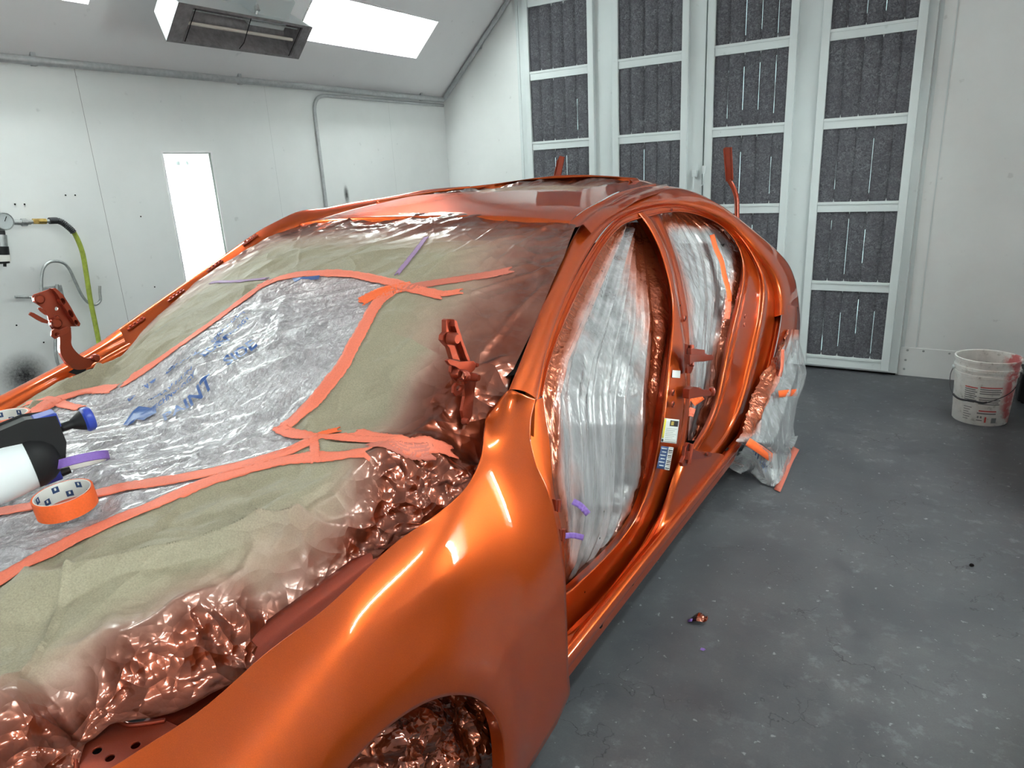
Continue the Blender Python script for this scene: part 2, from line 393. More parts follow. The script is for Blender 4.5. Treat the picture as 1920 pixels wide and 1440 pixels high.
hip_l = lambda y, z: (XL + (z-ZE)/SL, y, z); hip_r = lambda y, z: (XR - (z-ZE)/SL, y, z)
# left wall: a frame of panels with hairline seams between them
wl = MB().box((XL-.19, YF, 0), (XL-.16, YB, ZE)).build('wall_left', M['interior']); wl['kind'] = 'structure'
seams = [YF, -1.51, -.29, .93, 2.15, 3.37, 4.59, YB]
for a, b in zip(seams, seams[1:]):
    hs = [(y0, y1, SZ[0], SZ[1]) for y0, y1 in SIDEY if y0 >= a-.01 and y1 <= b+.01]
    o = holed((a+(.0008 if a == 2.15 else .0003), b-(.0008 if b == 2.15 else .0003)), (0, ZE), hs, lambda u, v: (XL, u, v), 'wall_panel', M['wall'], wl, None)
wr = holed((YF, YB), (0, ZE), [(a, b, SZ[0], SZ[1]) for a, b in RSIDEY], lambda u, v: (XR, u, v), 'wall_right', M['wall'])
wb = MB().box((XL-.1, YB, 0), (XR+.1, YB+.1, ZC)).build('wall_back', M['wall']); wb['kind'] = 'structure'
wf = MB().box((XL-.1, YF-.1, 0), (XR+.1, YF, ZC)).build('wall_front', M['wall']); wf['kind'] = 'structure'
XCL = XL+(ZC-ZE)/SL; XCR = XR-(ZC-ZE)/SL
ce = MB().box((XCL-.05, YF, ZC), (XCR+.05, YB, ZC+.1)).build('ceiling', M['slope']); ce['kind'] = 'structure'
holed((YF, YB), (ZE, ZC), [(a, b, ZS0, ZS1) for a, b in LAMPY], hip_l, 'ceiling_slope_left', M['slope'])
holed((YF, YB), (ZE, ZC), [(a, b, ZS0, ZS1) for a, b in LAMPY], hip_r, 'ceiling_slope_right', M['slope'])

def fixture(O, A, B, N, la, lb, label, group, ntubes=4):     # recessed light: corner O, unit axes A (long) B (wide), N out of the room
    O, A, B, N = [np.array(v, float) for v in (O, A, B, N)]; D = .13
    e = empty('light_fixture', O + A*la/2 + B*lb/2); tag(e, label, 'light', group)
    c = O + N*D; t = .03
    mb = MB(); P = lambda a, b, n: O + A*a + B*b + N*n
    i0, i1 = .06, lb-.06
    mb.add([P(0,0,0), P(la,0,0), P(la,lb,0), P(0,lb,0), P(.05,i0,D), P(la-.05,i0,D), P(la-.05,i1,D), P(.05,i1,D)],
           [(4,5,6,7), (0,1,5,4), (1,2,6,5), (2,3,7,6), (3,0,4,7)])
    keep(mb.build('reflector_box', M['lampbox']), e)
    fr = MB(); w_, h_ = .012, .006
    for (a0, a1, b0, b1) in ((-w_, la+w_, -w_, 0), (-w_, la+w_, lb, lb+w_), (-w_, 0, 0, lb), (la, la+w_, 0, lb)):
        fr.obox(P((a0+a1)/2, (b0+b1)/2, -h_/2+.001), A*(a1-a0)/2, B*(b1-b0)/2, N*h_/2)
    keep(fr.build('trim_frame', M['slope']), e)
    for k in range(ntubes):
        b = lb*(.5 + (k-(ntubes-1)/2)*.17)
        keep(MB().tube([P(.07, b, .075), P(la-.07, b, .075)], .0165, 12).build('fluorescent_tube', M['tube'], smooth=True, angle=40), e)
        for q0_, q1_ in ((.045, .07), (la-.07, la-.045)): keep(MB().tube([P(q0_, b, .075), P(q1_, b, .075)], .017, 12).build('tube_holder', M['white'], angle=40), e)
    keep(MB().add([P(0,0,.012), P(la,0,.012), P(la,lb,.012), P(0,lb,.012)], [(0,1,2,3)]).build('glass_pane', M['glass']), e)
    return e
s_ = 1/math.hypot(1, SL); up_l = np.array([s_, 0, SL*s_]); n_l = np.array([-SL*s_, 0, s_])
Ls = (ZS1-ZS0)/SL/s_
labs = ['bright recessed fluorescent light in the sloped ceiling right of the grey heater', 'recessed ceiling light cut off by the top left edge of the picture', 'recessed sloped ceiling light further towards the front of the booth']
for (a, b), lb in zip(LAMPY, labs):
    fixture(hip_l(a, ZS0), (0,1,0), up_l, n_l, b-a, Ls, lb, 'ceiling lights', 2)
    fixture(hip_r(a, ZS0), (0,1,0), up_l*np.array([-1,1,1]), n_l*np.array([-1,1,1]), b-a, Ls, ['recessed light in the right ceiling slope nearest the filter doors', 'recessed light in the right ceiling slope above the car hood area', 'recessed light in the right ceiling slope behind the viewer'][LAMPY.index((a, b))], 'right hand ceiling lights', 2)
labs = ['tall upright light set in the left wall behind the orange windshield pillar', 'upright wall light on the left wall outside the picture', 'upright wall light at the front of the left wall']
for (a, b), lb in zip(SIDEY, labs):
    fixture((XL, a, SZ[0]), (0,0,1), (0,1,0), (-1,0,0), SZ[1]-SZ[0], b-a, lb, 'wall lights', 2)
for (a, b) in RSIDEY:
    fixture((XR, a, SZ[0]), (0,0,1), (0,1,0), (1,0,0), SZ[1]-SZ[0], b-a, 'upright light in the right wall '+('beside the car doors' if a > 0 else 'behind the viewer'), 'right wall lights', 2)

# ---- filter doors in the back wall
COLS = [(-3.10, -2.58), (-2.325, -1.832), (-1.595, -1.10), (-.852, -.362)]
ROWS = [(.106+.537*k, .576+.537*k) for k in range(5)]
DF = YB-.055                       # face of the door frame
def filter_mesh(wd, ht):
    nx, nz = 61, 29; x = np.linspace(0, wd, nx); z = np.linspace(0, ht, nz); Xg, Zg = np.meshgrid(x, z)
    y = np.zeros_like(Xg); u = Xg/wd*5
    fr = u-np.floor(u); y = -.016*np.abs(np.sin(np.pi*fr))**.45 - .006*vnoise(Xg*18, Zg*12, 3)
    y += .010*np.exp(-(np.minimum(Zg, ht-Zg)/.03)**2)
    G = np.stack([Xg, y, Zg], -1)
    i, j = np.meshgrid(np.arange(nz-1), np.arange(nx-1), indexing='ij'); F = np.stack([i*nx+j, i*nx+j+1, (i+1)*nx+j+1, (i+1)*nx+j], -1).reshape(-1, 4)
    me = bpy.data.meshes.new('filter_pad'); me.from_pydata(G.reshape(-1, 3).tolist(), [], F.tolist()); me.update(); me.materials.append(M['filter'])
    me.polygons.foreach_set('use_smooth', [True]*len(me.polygons)); return me
fm = filter_mesh(.53, .50)
slitm = MB().box((-.0013, -.004, 0), (.0013, 0, 1)); me_s = bpy.data.meshes.new('slit_glow_strip'); me_s.from_pydata(slitm.v, [], slitm.f); me_s.materials.append(M['leak'])
for di, (cols, x0, x1) in enumerate((((0, 1), -3.205, -1.668), ((2, 3), -1.660, -.262))):
    mb = MB().box((x0, YB-.035, .015), (x1, YB+.02, 2.90))
    ob = mb.build('door_%d' % (di+1), M['door'], bevel=.002); ob['kind'] = 'structure'; DFr = ob
    for ci in cols:
        a, b = COLS[ci]
        keep_l = []
        for (xa, xb) in ((a-.05, a), (b, b+.05)):
            MB().box((xa, DF-.012, .03), (xb, YB-.03, 2.86)).build('stile', M['door'], ob, bevel=.003)
        zs = [(.03, ROWS[0][0])] + [(ROWS[k][1], ROWS[k+1][0]) for k in range(4)] + [(ROWS[4][1], 2.86)]
        for z0, z1 in zs:
            MB().box((a, DF-.004, z0), (b, YB-.03, z1)).build('rail', M['door'], ob, bevel=.002); MB().box((a, DF-.010, z1-.018), (b, DF-.003, z1)).build('filter_clip_bar', M['door'], ob, bevel=.0015)
        for (z0, z1) in ROWS:
            f_ = bpy.data.objects.new('filter_pad', fm); COL.objects.link(f_); f_.parent = ob; f_.location = (a-.01, YB-.036, z0-.01)
            for k in range(1, 5):
                if (ci >= 2 and random.random() < .72) or (ci < 2 and random.random() < .25):
                    s = bpy.data.objects.new('slit_glow_strip', me_s); COL.objects.link(s); s.parent = ob
                    hh = random.uniform(.22, .38); s.location = (a-.01+.53*k/5, YB-.0375, z0+random.uniform(.03, .44-hh)); s.scale = (random.uniform(.5, 1.3), 1, hh)
    if di == 1:
        MB().box((-1.655, DF-.03, 1.40), (-1.63, DF, 1.46)).build('latch', M['door'], ob, bevel=.003); MB().tube([(-1.643, DF-.03, 1.42), (-1.643, DF-.035, 1.33), (-1.66, DF-.035, 1.31)], .004).build('latch_rod', M['door'], ob)
    else:
        MB().box((-1.735, YB-.07, 1.38), (-1.70, YB-.03, 1.43)).build('latch', M['door'], ob, bevel=.003); MB().tube([(-1.72, YB-.068, 1.40), (-1.72, YB-.07, 1.30)], .005).build('latch_rod', M['door'], ob)
    MB().box((x0+.01, YB-.02, .0), (x1-.01, YB+.0, .03)).build('door_gap', M['black'], ob)
kp = MB().box((-.255, YB-.008, .0), (XR, YB, .198)).build('baseboard_back', M['wall']); kp['kind'] = 'structure'
for (x, z) in ((-.215, .18), (-.12, .182), (.03, .18), (-.22, .11), (-.222, .045), (.2, .182)):
    MB().lathe([(0, -.004), (.006, -.003), (.008, 0)], n=8, c=(x, YB-.008, z), M=np.array([[1,0,0],[0,0,1],[0,-1,0]])).build('screw', M['steel'], kp)
for (x0, x1) in ((-.256, -.235), (-.170, -.163)):
    t_ = MB().box((x0, YB-.004, .2), (x1, YB, 2.9)).build('trim_1', M['door']); t_['kind'] = 'structure'
t_ = MB().box((-3.235, YB-.03, 0), (-3.21, YB, 2.9)).build('trim_2', M['door']); t_['kind'] = 'structure'

# ------------------------------------------------------------------ conduits on the left wall and hip
def conduit(name, pts, r, label, nb=10, extra=None, mat='galv'):
    e = empty(name, pts[0]); tag(e, label, 'pipe')
    keep(MB().tube(pts, r, 12).build('pipe', M[mat], angle=50), e)
    for p, ax in (extra or []):
        keep(MB().obox(p, *ax).build('pipe_clip', M[mat], bevel=.002), e)
    return e
yend = YB-.03
clips = [((XL+.012, y, ZE-.01), ((.014, 0, 0), (0, .012, 0), (0, 0, .032))) for y in (5.0, 3.17, 1.95, 1.0)]
conduit('wall_conduit', [(XL+.032, YF+.1, ZE-.02), (XL+.032, yend-.02, ZE-.02)], .021, 'grey painted conduit running along the top of the left wall', extra=clips)
conduit('hip_conduit', [(XL+.035, yend, ZE-.01), (XL+.035+.95/SL, yend, ZE+.95)], .018, 'grey conduit rising along the back edge of the sloped ceiling',
        extra=[((XL+.04+.35/SL, YB-.012, ZE+.35), ((.03, 0, 0), (0, .012, 0), (0, 0, .006)))])
def bend(P, r=.1, n=7):
    out = [np.array(P[0], float)]
    for a, b, c in zip(P, P[1:], P[2:]):
        a, b, c = map(lambda q: np.array(q, float), (a, b, c)); u = (a-b)/np.linalg.norm(a-b); v = (c-b)/np.linalg.norm(c-b)
        p, q = b+u*r, b+v*r
        for k in range(n+1): s = k/n; out.append((1-s)**2*p + 2*s*(1-s)*b + s*s*q)
    out.append(np.array(P[-1], float)); return out
conduit('drop_conduit', bend([(XL+.015, yend, ZE-.065), (XL+.015, 3.775, ZE-.065), (XL+.015, 3.775, .1)], .13, 9), .012, 'thin grey conduit turning down the left wall behind the roof')

# ------------------------------------------------------------------ infrared heater under the hip
HB, HT = -3.42, -3.27
bl, br_, tr_, tl = hit(312, 78, 'x', HB), hit(560, 111, 'x', HB), hit(586, 52, 'x', HT), hit(340, 4, 'x', HT)
ay = (br_-bl); ay = np.array([0, 1, 0])*np.linalg.norm(ay); uw = ((tl-bl)+(tr_-br_))/2; uw[1] = 0
hl, hw = ay[1], np.linalg.norm(uw); uw /= hw; hn = np.array([uw[2], 0, -uw[0]])       # towards the car
O = np.array([bl[0], (bl[1]+br_[1])/2-hl/2, (bl[2]+br_[2])/2])
e = empty('infrared_heater', O); tag(e, 'grey infrared heater with a quartz tube hanging from the sloped ceiling', 'heater')
P = lambda a, b, n: O + np.array([0, a, 0]) + uw*b + hn*n
fr = MB()
f1, f2 = .10*hl, .07*hw
outer = [P(0,0,0), P(hl,0,0), P(hl,hw,0), P(0,hw,0)]; inner = [P(f1,f2,0), P(hl-f1*.8,f2,0), P(hl-f1*.8,hw-f2,0), P(f1,hw-f2,0)]
fr.add(outer+inner, [(0,1,5,4), (1,2,6,5), (2,3,7,6), (3,0,4,7)])
keep(fr.build('front_frame', M['darksteel']), e)
tro = []
for k in range(13):
    b = f2+(hw-2*f2)*k/12; d = -.115*hw/.2*(1-((k-6)/6)**2)
    tro.append([P(f1, b, d), P(hl-f1*.8, b, d)])
keep(gridmesh('reflector_trough', np.array(tro), M['darksteel']), e)
es = MB()
for a in (f1, hl-f1*.8):
    es.add([P(a, f2+(hw-2*f2)*k/12, -.115*hw/.2*(1-((k-6)/6)**2)) for k in range(13)], [tuple(range(13))])
keep(es.build('end_cap', M['darksteel']), e)
keep(MB().tube([P(f1*.9, hw*.52, -.01), P(hl-f1*.8-.03, hw*.52, -.01)], .009).build('quartz_tube', simple('quartz', (.55, .5, .45), .25), angle=50), e)
keep(MB().tube([P(f1, hw*.82, -.02), P(hl-f1, hw*.82, -.02)], .004).build('quartz_tube', M['steel'], angle=50), e)
for q in (.28, .5, .72): pass
for wpts in ([P(hl*.5, f2, 0), P(hl*.5, hw*.3, .015), P(hl*.5, hw-f2, 0)], [P(f1+.01, f2, .003), P(f1+.01, hw-f2, .003)], [P(hl-f1, f2, .003), P(hl-f1, hw-f2, .003)]):
    keep(MB().tube(wpts, .002, 6).build('guard_wire', M['black']), e)
bk = MB(); D = -.16*hw/.2
bk.add([P(0,0,-.002), P(hl,0,-.002), P(hl,hw,-.002), P(0,hw,-.002), P(.02,hw*.2,D), P(hl-.02,hw*.2,D), P(hl-.02,hw*.8,D), P(.02,hw*.8,D)], [(0,1,5,4), (1,2,6,5), (2,3,7,6), (3,0,4,7), (4,5,6,7)])
keep(bk.build('housing', M['white'], bevel=.004), e)
for a in (.08*hl, .62*hl):
    keep(MB().obox(P(a, hw*.7, D-.05), (0, .015, 0), uw*.06, hn*.09).build('bracket_arm', M['white'], bevel=.004), e)
    keep(MB().obox(P(a, hw*.8, D-.12), (0, .05, 0), uw*.05, hn*.05).build('bracket_foot', M['white'], bevel=.004), e)
keep(MB().obox(P(.7*hl, hw*1.02, D*.9), (0, .12, 0), uw*.09, hn*.10).build('wiring_box', M['white'], bevel=.006), e)
keep(MB().tube([P(.56*hl, hw*.98, -.03), P(.56*hl, hw*1.1, -.04), P(.58*hl, hw*1.25, -.09)], .009).build('cable', M['steel'], angle=40), e)
keep(MB().tube([P(.56*hl, hw*1.08, -.03), P(.56*hl, hw*1.13, -.05)], .014).build('cable_gland', M['steel'], angle=40), e)

# ------------------------------------------------------------------ air line on the left wall
XW = XL+.07
def wpx(x, y, X=XW): return hit(x, y, 'x', X)
e = empty('air_regulator', wpx(5, 440)); tag(e, 'round pressure gauge and air regulator bowl at the left picture edge', 'regulator')
g0 = wpx(3, 415); keep(MB().lathe([(0, .03), (.038, .03), (.040, .035), (.043, .03), (.043, 0), (.03, -.01), (0, -.01)], n=28, c=g0, M=np.array([[0,0,1],[0,1,0],[1,0,0]])).build('gauge', M['steel'], angle=40), e)
keep(MB().lathe([(0, .0315), (.036, .0315)], n=28, c=g0, M=np.array([[0,0,1],[0,1,0],[1,0,0]])).build('dial_face', M['white']), e)
keep(MB().tube([g0+np.array([.034, 0, 0]), g0+np.array([.034, .012, .022])], .0015, 6).build('needle', M['black']), e)
def cyl(a, b, r, name, mat, par, n=16, rs=None): return keep(MB().tube([a, b], rs or r, n).build(name, M[mat], angle=40), par)
cyl(wpx(2, 432), wpx(3, 440), .016, 'neck', 'rubber', e); cyl(wpx(2, 440), wpx(4, 462), .024, 'head', 'steel', e)
cyl(wpx(4, 462), wpx(6, 478), .027, 'bowl_window', 'plastic', e); cyl(wpx(6, 478), wpx(8, 490), .028, 'bowl', 'card', e)
cyl(wpx(8, 490), wpx(9, 494), .022, 'bowl_base', 'plastic', e); cyl(wpx(9, 494), wpx(9, 500), .007, 'drain', 'plastic', e)
cyl(wpx(-12, 418), wpx(-12, 475), .02, 'filter_body', 'steel', e)
e = empty('air_hose', wpx(20, 416)); tag(e, 'green air hose on a grey pipe and brass coupling, hanging down the left wall', 'hose')
cyl(wpx(14, 417), wpx(42, 417), .013, 'steel_pipe', 'steel', e); cyl(wpx(40, 417), wpx(50, 417), .019, 'union_nut', 'steel', e, 8); cyl(wpx(50, 416), wpx(57, 416), .014, 'union_nut', 'steel', e)
cyl(wpx(57, 416), wpx(62, 416), .010, 'nipple', 'steel', e); cyl(wpx(61, 415), wpx(71, 415), .0135, 'brass_coupling', 'brass', e, 6)
cyl(wpx(71, 415), wpx(86, 415), .014, 'brass_sleeve', 'brass', e); cyl(wpx(86, 415), wpx(94, 414), .009, 'nipple', 'steel', e)
bp_ = cr([wpx(*p) for p in ((92, 414), (108, 414), (118, 418), (127, 425), (134, 431), (138, 436))], 33)
keep(MB().tube(bp_, [.017 if (i < 10 or i % 2) else .0135 for i in range(33)], 14).build('spring_guard', M['rubber'], angle=60), e)
hp = cr([wpx(*p) for p in ((137, 433), (146, 450), (155, 475), (162, 515), (169, 560), (177, 600), (184, 635), (192, 690), (196, 760))], 60)
keep(MB().tube(hp, .0125, 14).build('hose', M['hose'], angle=60), e)
XK = XL+.05
e = empty('hose_hook', wpx(95, 548, XK)); tag(e, 'bent steel rod hose hook screwed to the left wall', 'hook')
hk = cr([wpx(*p, XK) for p in ((78, 548), (78, 520), (82, 502), (92, 492), (106, 490), (120, 494), (130, 505), (142, 530), (155, 556), (168, 569), (180, 571), (188, 563), (187, 550), (187, 536))], 70)
keep(MB().tube(hk, .0075, 12).build('bent_rod', M['steel'], angle=60), e)
keep(MB().tube(cr([wpx(*p, XK) for p in ((28, 557), (60, 557), (100, 559))], 8), .0075, 12).build('straight_rod', M['steel'], angle=60), e)
pa, pb = wpx(78, 540, XL+.03), wpx(124, 561, XL+.03)
keep(MB().box((XL+.002, pa[1], pb[2]), (XL+.02, pb[1], pa[2])).build('mounting_plate', M['steel'], bevel=.003), e)
keep(MB().tube([wpx(107, 545, XK), wpx(107, 533, XK)], .008).build('stub', M['steel'], angle=40), e)
keep(MB().tube(cr([wpx(*p, XK) for p in ((106, 620), (104, 650), (108, 680), (118, 700))], 14), .008, 12).build('lower_rod', M['steel'], angle=60), e)
# screw holes in the wall
sh = MB()
for (x, y) in ((46, 383), (28, 383), (123, 366), (141, 366), (264, 406), (290, 538), (31, 610), (82, 642), (168, 540), (1240, 666), (540, 150)):
    if x < 700:
        p = wpx(x, y, XL+.002); sh.lathe([(0, .001), (.0035, .001), (.0045, 0)], n=8, c=p, M=np.array([[0,0,1],[0,1,0],[1,0,0]]))
o = sh.build('screw_hole', M['black'], wl); o['kind'] = 'stuff'
# soot marks: round patches of black overspray on the wall
def sootmat(name):
    t = NT(name); tc = t.n('ShaderNodeTexCoord'); g = t.n('ShaderNodeTexGradient', gradient_type='SPHERICAL'); t.l(tc.outputs['Object'], g.inputs[0])
    n = t.noise(90, 4, .7); a = t.math('MULTIPLY', t.math('POWER', g.outputs['Fac'], 1.1), t.math('ADD', n, .2))
    t.set(Base_Color=(.02, .018, .02), Roughness=.7, Alpha=t.ramp(a, [(.05, 0.0), (.75, .97)])); return t.m
sm_ = sootmat('black_overspray')
for (x, y, r, lb) in ((48, 705, .15, 'fuzzy black spray patch low on the left wall'), (650, 365, .032, 'small black spray mark on the wall behind the roof')):
    p = hit(x, y, 'x', XL+.0015)
    me = bpy.data.meshes.new('spray_mark'); me.from_pydata([(0, -1, -1), (0, 1, -1), (0, 1, 1), (0, -1, 1)], [], [(0,1,2,3)])
    o = link('spray_mark', me, sm_, wl, smooth=False); o.location = p; o.scale = (1, r, r*(1.0 if r > .05 else 2.6)); o['label'] = lb

# ================================================================== THE CAR
XC = -1.60
car = empty('car', (XC, 1.9, 0)); tag(car, 'orange sedan body shell without doors or hood, masked for painting', 'car')
def CP(o): return keep(o, car)
def S_(pts, off=0.0): return [side(x, y, off) for x, y in pts]
# ---- front fender
def fender():
    # hood edge (top), crown, shoulder, side, arch / bottom  -- given by (y) sections
    Ys = np.array([-.30, -.10, .10, .25, .40, .55, .70, .85, 1.0, 1.10, 1.18])
    top = [(-.30, -.93, .70), (-.1, -.90, .735), (.1, -.87, .755), (.35, -.838, .765), (.44, -.812, .78), (.605, -.785, .832), (.79, -.783, .862), (.98, -.79, .868), (1.09, -.828, .885), (1.17, -.845, .925), (1.185, -.842, .97), (1.20, -.80, 1.025)]
    return Ys, top
hoodpx = [(60, 1560, .715), (150, 1480, .735), (250, 1415, .755), (380, 1330, .78), (500, 1225, .81), (600, 1150, .832), (650, 1105, .845), (740, 1020, .862), (820, 963, .872), (870, 918, .88), (898, 870, .90), (905, 840, .92), (908, 805, .945), (915, 775, .965), (935, 752, .995), (955, 731, 1.023)]
rearpx = [(1006, 750), (1001, 783), (1002, 825), (1013, 875), (1029, 904), (1040, 945), (1050, 1000), (1057, 1060), (1060, 1120), (1063, 1190), (1065, 1260), (1068, 1295)]
# sections: for each point on the top edge, sweep across the flank to the lower edge
def arch_z(y):    # lower edge of the fender: wheel arch then the strip behind it
    r = .362; cy, cz = .585, .285
    a = np.where(np.abs(y-cy) < r, cz+np.sqrt(np.maximum(r*r-(y-cy)**2, 0)), -9)
    return a
n1, n2 = 150, 70
yr = 1.262                       # rear edge y of the flank
def flankx(y, z):
    b = np.interp(z, [0, .15, .25, .4, .55, .7, .8, .88, .95, 1.03], [-.735, -.712, -.700, -.690, -.683, -.690, -.700, -.722, -.748, -.775])
    d = np.sqrt((y-.585)**2+(z-.285)**2); b = b + .014*np.exp(-((d-.40)/.07)**2)     # flare round the wheel
    return b - .08*np.clip((.35-y)/.7, 0, 1)**2
def cast_flank(px, py):
    d = ray(px, py); x = d[0]*_t; y = d[1]*_t; z = H + d[2]*_t
    k = int(np.argmax(x - flankx(y, z) < 0)); return np.array([x[k], y[k], z[k]])
c_top = np.array([hit(x, y, 'z', z) for x, y, z in hoodpx] + [cast_flank(972, 736), cast_flank(990, 743), cast_flank(1006, 750)])
rear3 = np.array([cast_flank(x, y) for x, y in rearpx]); rz = rear3[::-1, 2]; ry = rear3[::-1, 1]
u = np.linspace(0, 1, n1)
tp = cr(c_top, n1)
# lower boundary: y runs with u, z follows arch
lowp = [(-.45, .285), (.1, .285), (.215, .285)] + [(.585-.362*math.cos(a), .285+.362*math.sin(a)) for a in np.linspace(.05, math.pi-.05, 30)] + [(.947, .24), (.952, .17), (.985, .135), (1.10, .135), (1.20, .155), (1.262, .20)]
lowp = np.array(lowp); dlow = np.r_[0, np.cumsum(np.hypot(*np.diff(lowp, axis=0).T))]; dlow /= dlow[-1]
yb = np.interp(u, dlow, lowp[:, 0]); zb_raw = np.interp(u, dlow, lowp[:, 1])
G = np.zeros((n2, n1, 3))
for i in range(n1):
    T = tp[i]; zt = T[2]
    for j in range(n2):
        s = j/(n2-1)
        q = s**1.9; zz = zt + (zb_raw[i]-zt)*q; qq = sm(0, 1, q)*.35+q*.65
        yy = T[1] + (yb[i]-T[1])*qq; G[j, i] = (T[0] + (flankx(yy, zz)-T[0])*(1-math.exp(-(zt-zz)/(.026+.065*float(sm(.90, 1.15, T[1]))))), yy, zz)
# pull the rear columns onto the photographed door edge
for j in range(n2):
    ye = np.interp(G[j, -1, 2], rz, ry); d = ye-G[j, -1, 1]
    wgt = sm(.72, 1.0, u); G[j, :, 1] += d*wgt
wm_ = (sm(.80, 1.0, G[..., 1])*sm(.55, .75, G[..., 2]))[1:-1, 1:-1, None]
for _ in range(260):               # even out the shoulder behind the hood corner
    av = (G[:-2, 1:-1]+G[2:, 1:-1]+G[1:-1, :-2]+G[1:-1, 2:])/4; G[1:-1, 1:-1] += (av-G[1:-1, 1:-1])*wm_
CP(gridmesh('front_fender', G, M['paint'], thick=.0015, offset=-1))
# inner lip of the arch and rear edge return
al = G[-1]; CP(gridmesh('arch_lip', np.array([al, al+np.array([-.03, 0, .006])]), M['paint']))
re_ = G[:, -1]; CP(gridmesh('fender_edge_return', np.array([re_, re_+np.array([-.022, .004, 0])]), M['paint']))
hood_e = G[0]; CP(gridmesh('fender_top_flange', np.array([hood_e, hood_e+np.array([-.004, 0, -.012]), hood_e+np.array([-.012, 0, -.10])]), M['paint']))

# ---- left side frame: rail (A pillar, roof rail, C pillar) outside the door openings
A_out = [(955,731),(975,690),(1001,609),(1020,566),(1038,524),(1058,478),(1079,431),(1096,408),(1114,388),(1143,368),(1175,355),(1222,345),(1262,345),(1300,354),(1340,376),(1375,400),(1402,422),(1437,454),(1467,475),(1484,495),(1496,524),(1497,560),(1500,593)]
C_led = [(1006,750),(1012,700),(1032,612),(1052,570),(1073,526),(1095,484),(1118,448),(1135,425),(1152,408),(1180,394),(1212,383),(1250,377),(1285,380),(1318,390),(1350,404),(1372,418),(1393,437),(1414,459),(1436,489),(1456,512),(1464,531),(1467,560),(1466,590)]
a3 = np.array(S_(A_out)); c3 = np.array(S_(C_led))
def relax(P, k=2):
    P = P.copy()
    for _ in range(k): P[1:-1] = .25*P[:-2]+.5*P[1:-1]+.25*P[2:]
    return P
a3, c3 = relax(a3), relax(c3)
bul = np.interp(np.arange(len(a3)), [0, 3, 10, 16, 19, 22], [.012, .014, .014, .012, .010, .012])[:, None]
m1 = a3*.66+c3*.34 + bul*np.array([.75, -.1, .65]); m2 = a3*.3+c3*.7 + bul*np.array([1.0, -.1, .35])
ain = a3 + np.array([-.006, 0, -.014])
CP(gridmesh('side_frame', grid([ain, a3, m1, m2, c3, c3+np.array([-.035, 0, -.014])], 150, 26, same=True), M['paint']))
CP(gridmesh('windshield_channel', grid([a3[1:12]+np.array([.001, 0, -.002]), a3[1:12]+np.array([-.004, 0, -.03]), a3[1:12]+np.array([-.06, 0, -.05])], 60, 5, same=True), M['black']))
# quarter panel lower flank between the arch edge and the tail
qa = S_([(1498,578),(1500,593),(1499,625),(1492,660),(1470,690)]); qc = S_([(1467,572),(1466,590),(1462,620),(1456,650),(1447,683)])
CP(gridmesh('quarter_panel', grid([qa, (np.array(qa)+np.array(qc))/2+np.array([.02, 0, .005]), qc], 20, 9, same=True), M['paint']))
# ---- ledge ring between rail edge and openings
prs = [((1006,750),(1017,742)),((1013,698),(1027,680)),((1032,612),(1056,608)),((1073,526),(1094,528)),((1118,448),(1138,446)),((1152,408),(1163,424)),((1180,394),(1185,413)),((1212,383),(1212,409)),((1250,377),(1248,398)),((1285,380),(1276,396)),((1318,390),(1308,402)),
       ((1350,404),(1338,414)),((1372,418),(1358,428)),((1393,437),(1374,446)),((1414,459),(1386,470)),((1436,489),(1391,492)),((1456,512),(1389,518)),((1464,531),(1385,540)),((1467,562),(1379,565)),((1466,590),(1374,590)),((1458,636),(1365,618)),((1447,683),(1355,668)),((1437,722),(1347,712)),((1424,752),(1341,746)),((1412,790),(1332,773)),((1402,812),(1320,800)),((1388,832),(1308,820)),((1374,848),(1300,831)),((1356,868),(1294,844))]
cc = np.array([p[0] for p in prs], float); dd = np.array([p[1] for p in prs], float)
rows = []
wide = np.interp(np.arange(len(prs)), [0, 6, 13, 16, 22, 28], [.25, .5, .7, 1, 1, .5])
for s, off in ((0, 0), (.05, -.022), (.12, -.034), (.36, -.026), (.42, -.032), (.46, -.044), (.62, -.058), (.80, -.062), (.86, -.050), (.92, -.050), (.96, -.062), (1.0, -.075)):
    pt = cc*(1-s)+dd*s
    rows.append(relax(np.array([side(p[0], p[1], off*wd) for p, wd in zip(pt, wide)]), 1))
CP(gridmesh('door_opening_ledge', grid(rows, 170, 46, same=True), M['paint']))
# ---- B pillar and front sill tread
bpr = [((1190,408),(1194,401),(1208,396),(1236,396)),((1200,420),(1206,412),(1221,408),(1243,410)),((1226,458),(1231,452),(1244,450),(1263,454)),((1243,512),(1248,505),(1260,505),(1280,508)),((1253,560),(1258,556),(1268,556),(1292,559)),((1257,597),(1261,592),(1275,600),(1295,608)),
       ((1247,650),(1254,640),(1284,650),(1297,652)),((1240,700),(1247,698),(1287,700),(1297,703)),((1232,745),(1241,745),(1286,745),(1297,750)),((1220,822),(1233,826),(1276,830),(1290,832)),((1207,905),(1221,902),(1261,900),(1267,906)),((1186,962),(1203,960),(1243,955),(1249,962)),((1148,1018),(1164,1018),(1214,1012),(1219,1019)),((1108,1055),(1122,1058),(1172,1068),(1177,1076)),((1075,1085),(1088,1090),(1136,1116),(1141,1123)),((1061,1098),(1072,1108),(1090,1160),(1093,1168)),((1054,1104),(1060,1114),(1062,1186),(1062,1194))]
B = np.array(bpr, float); rows = []
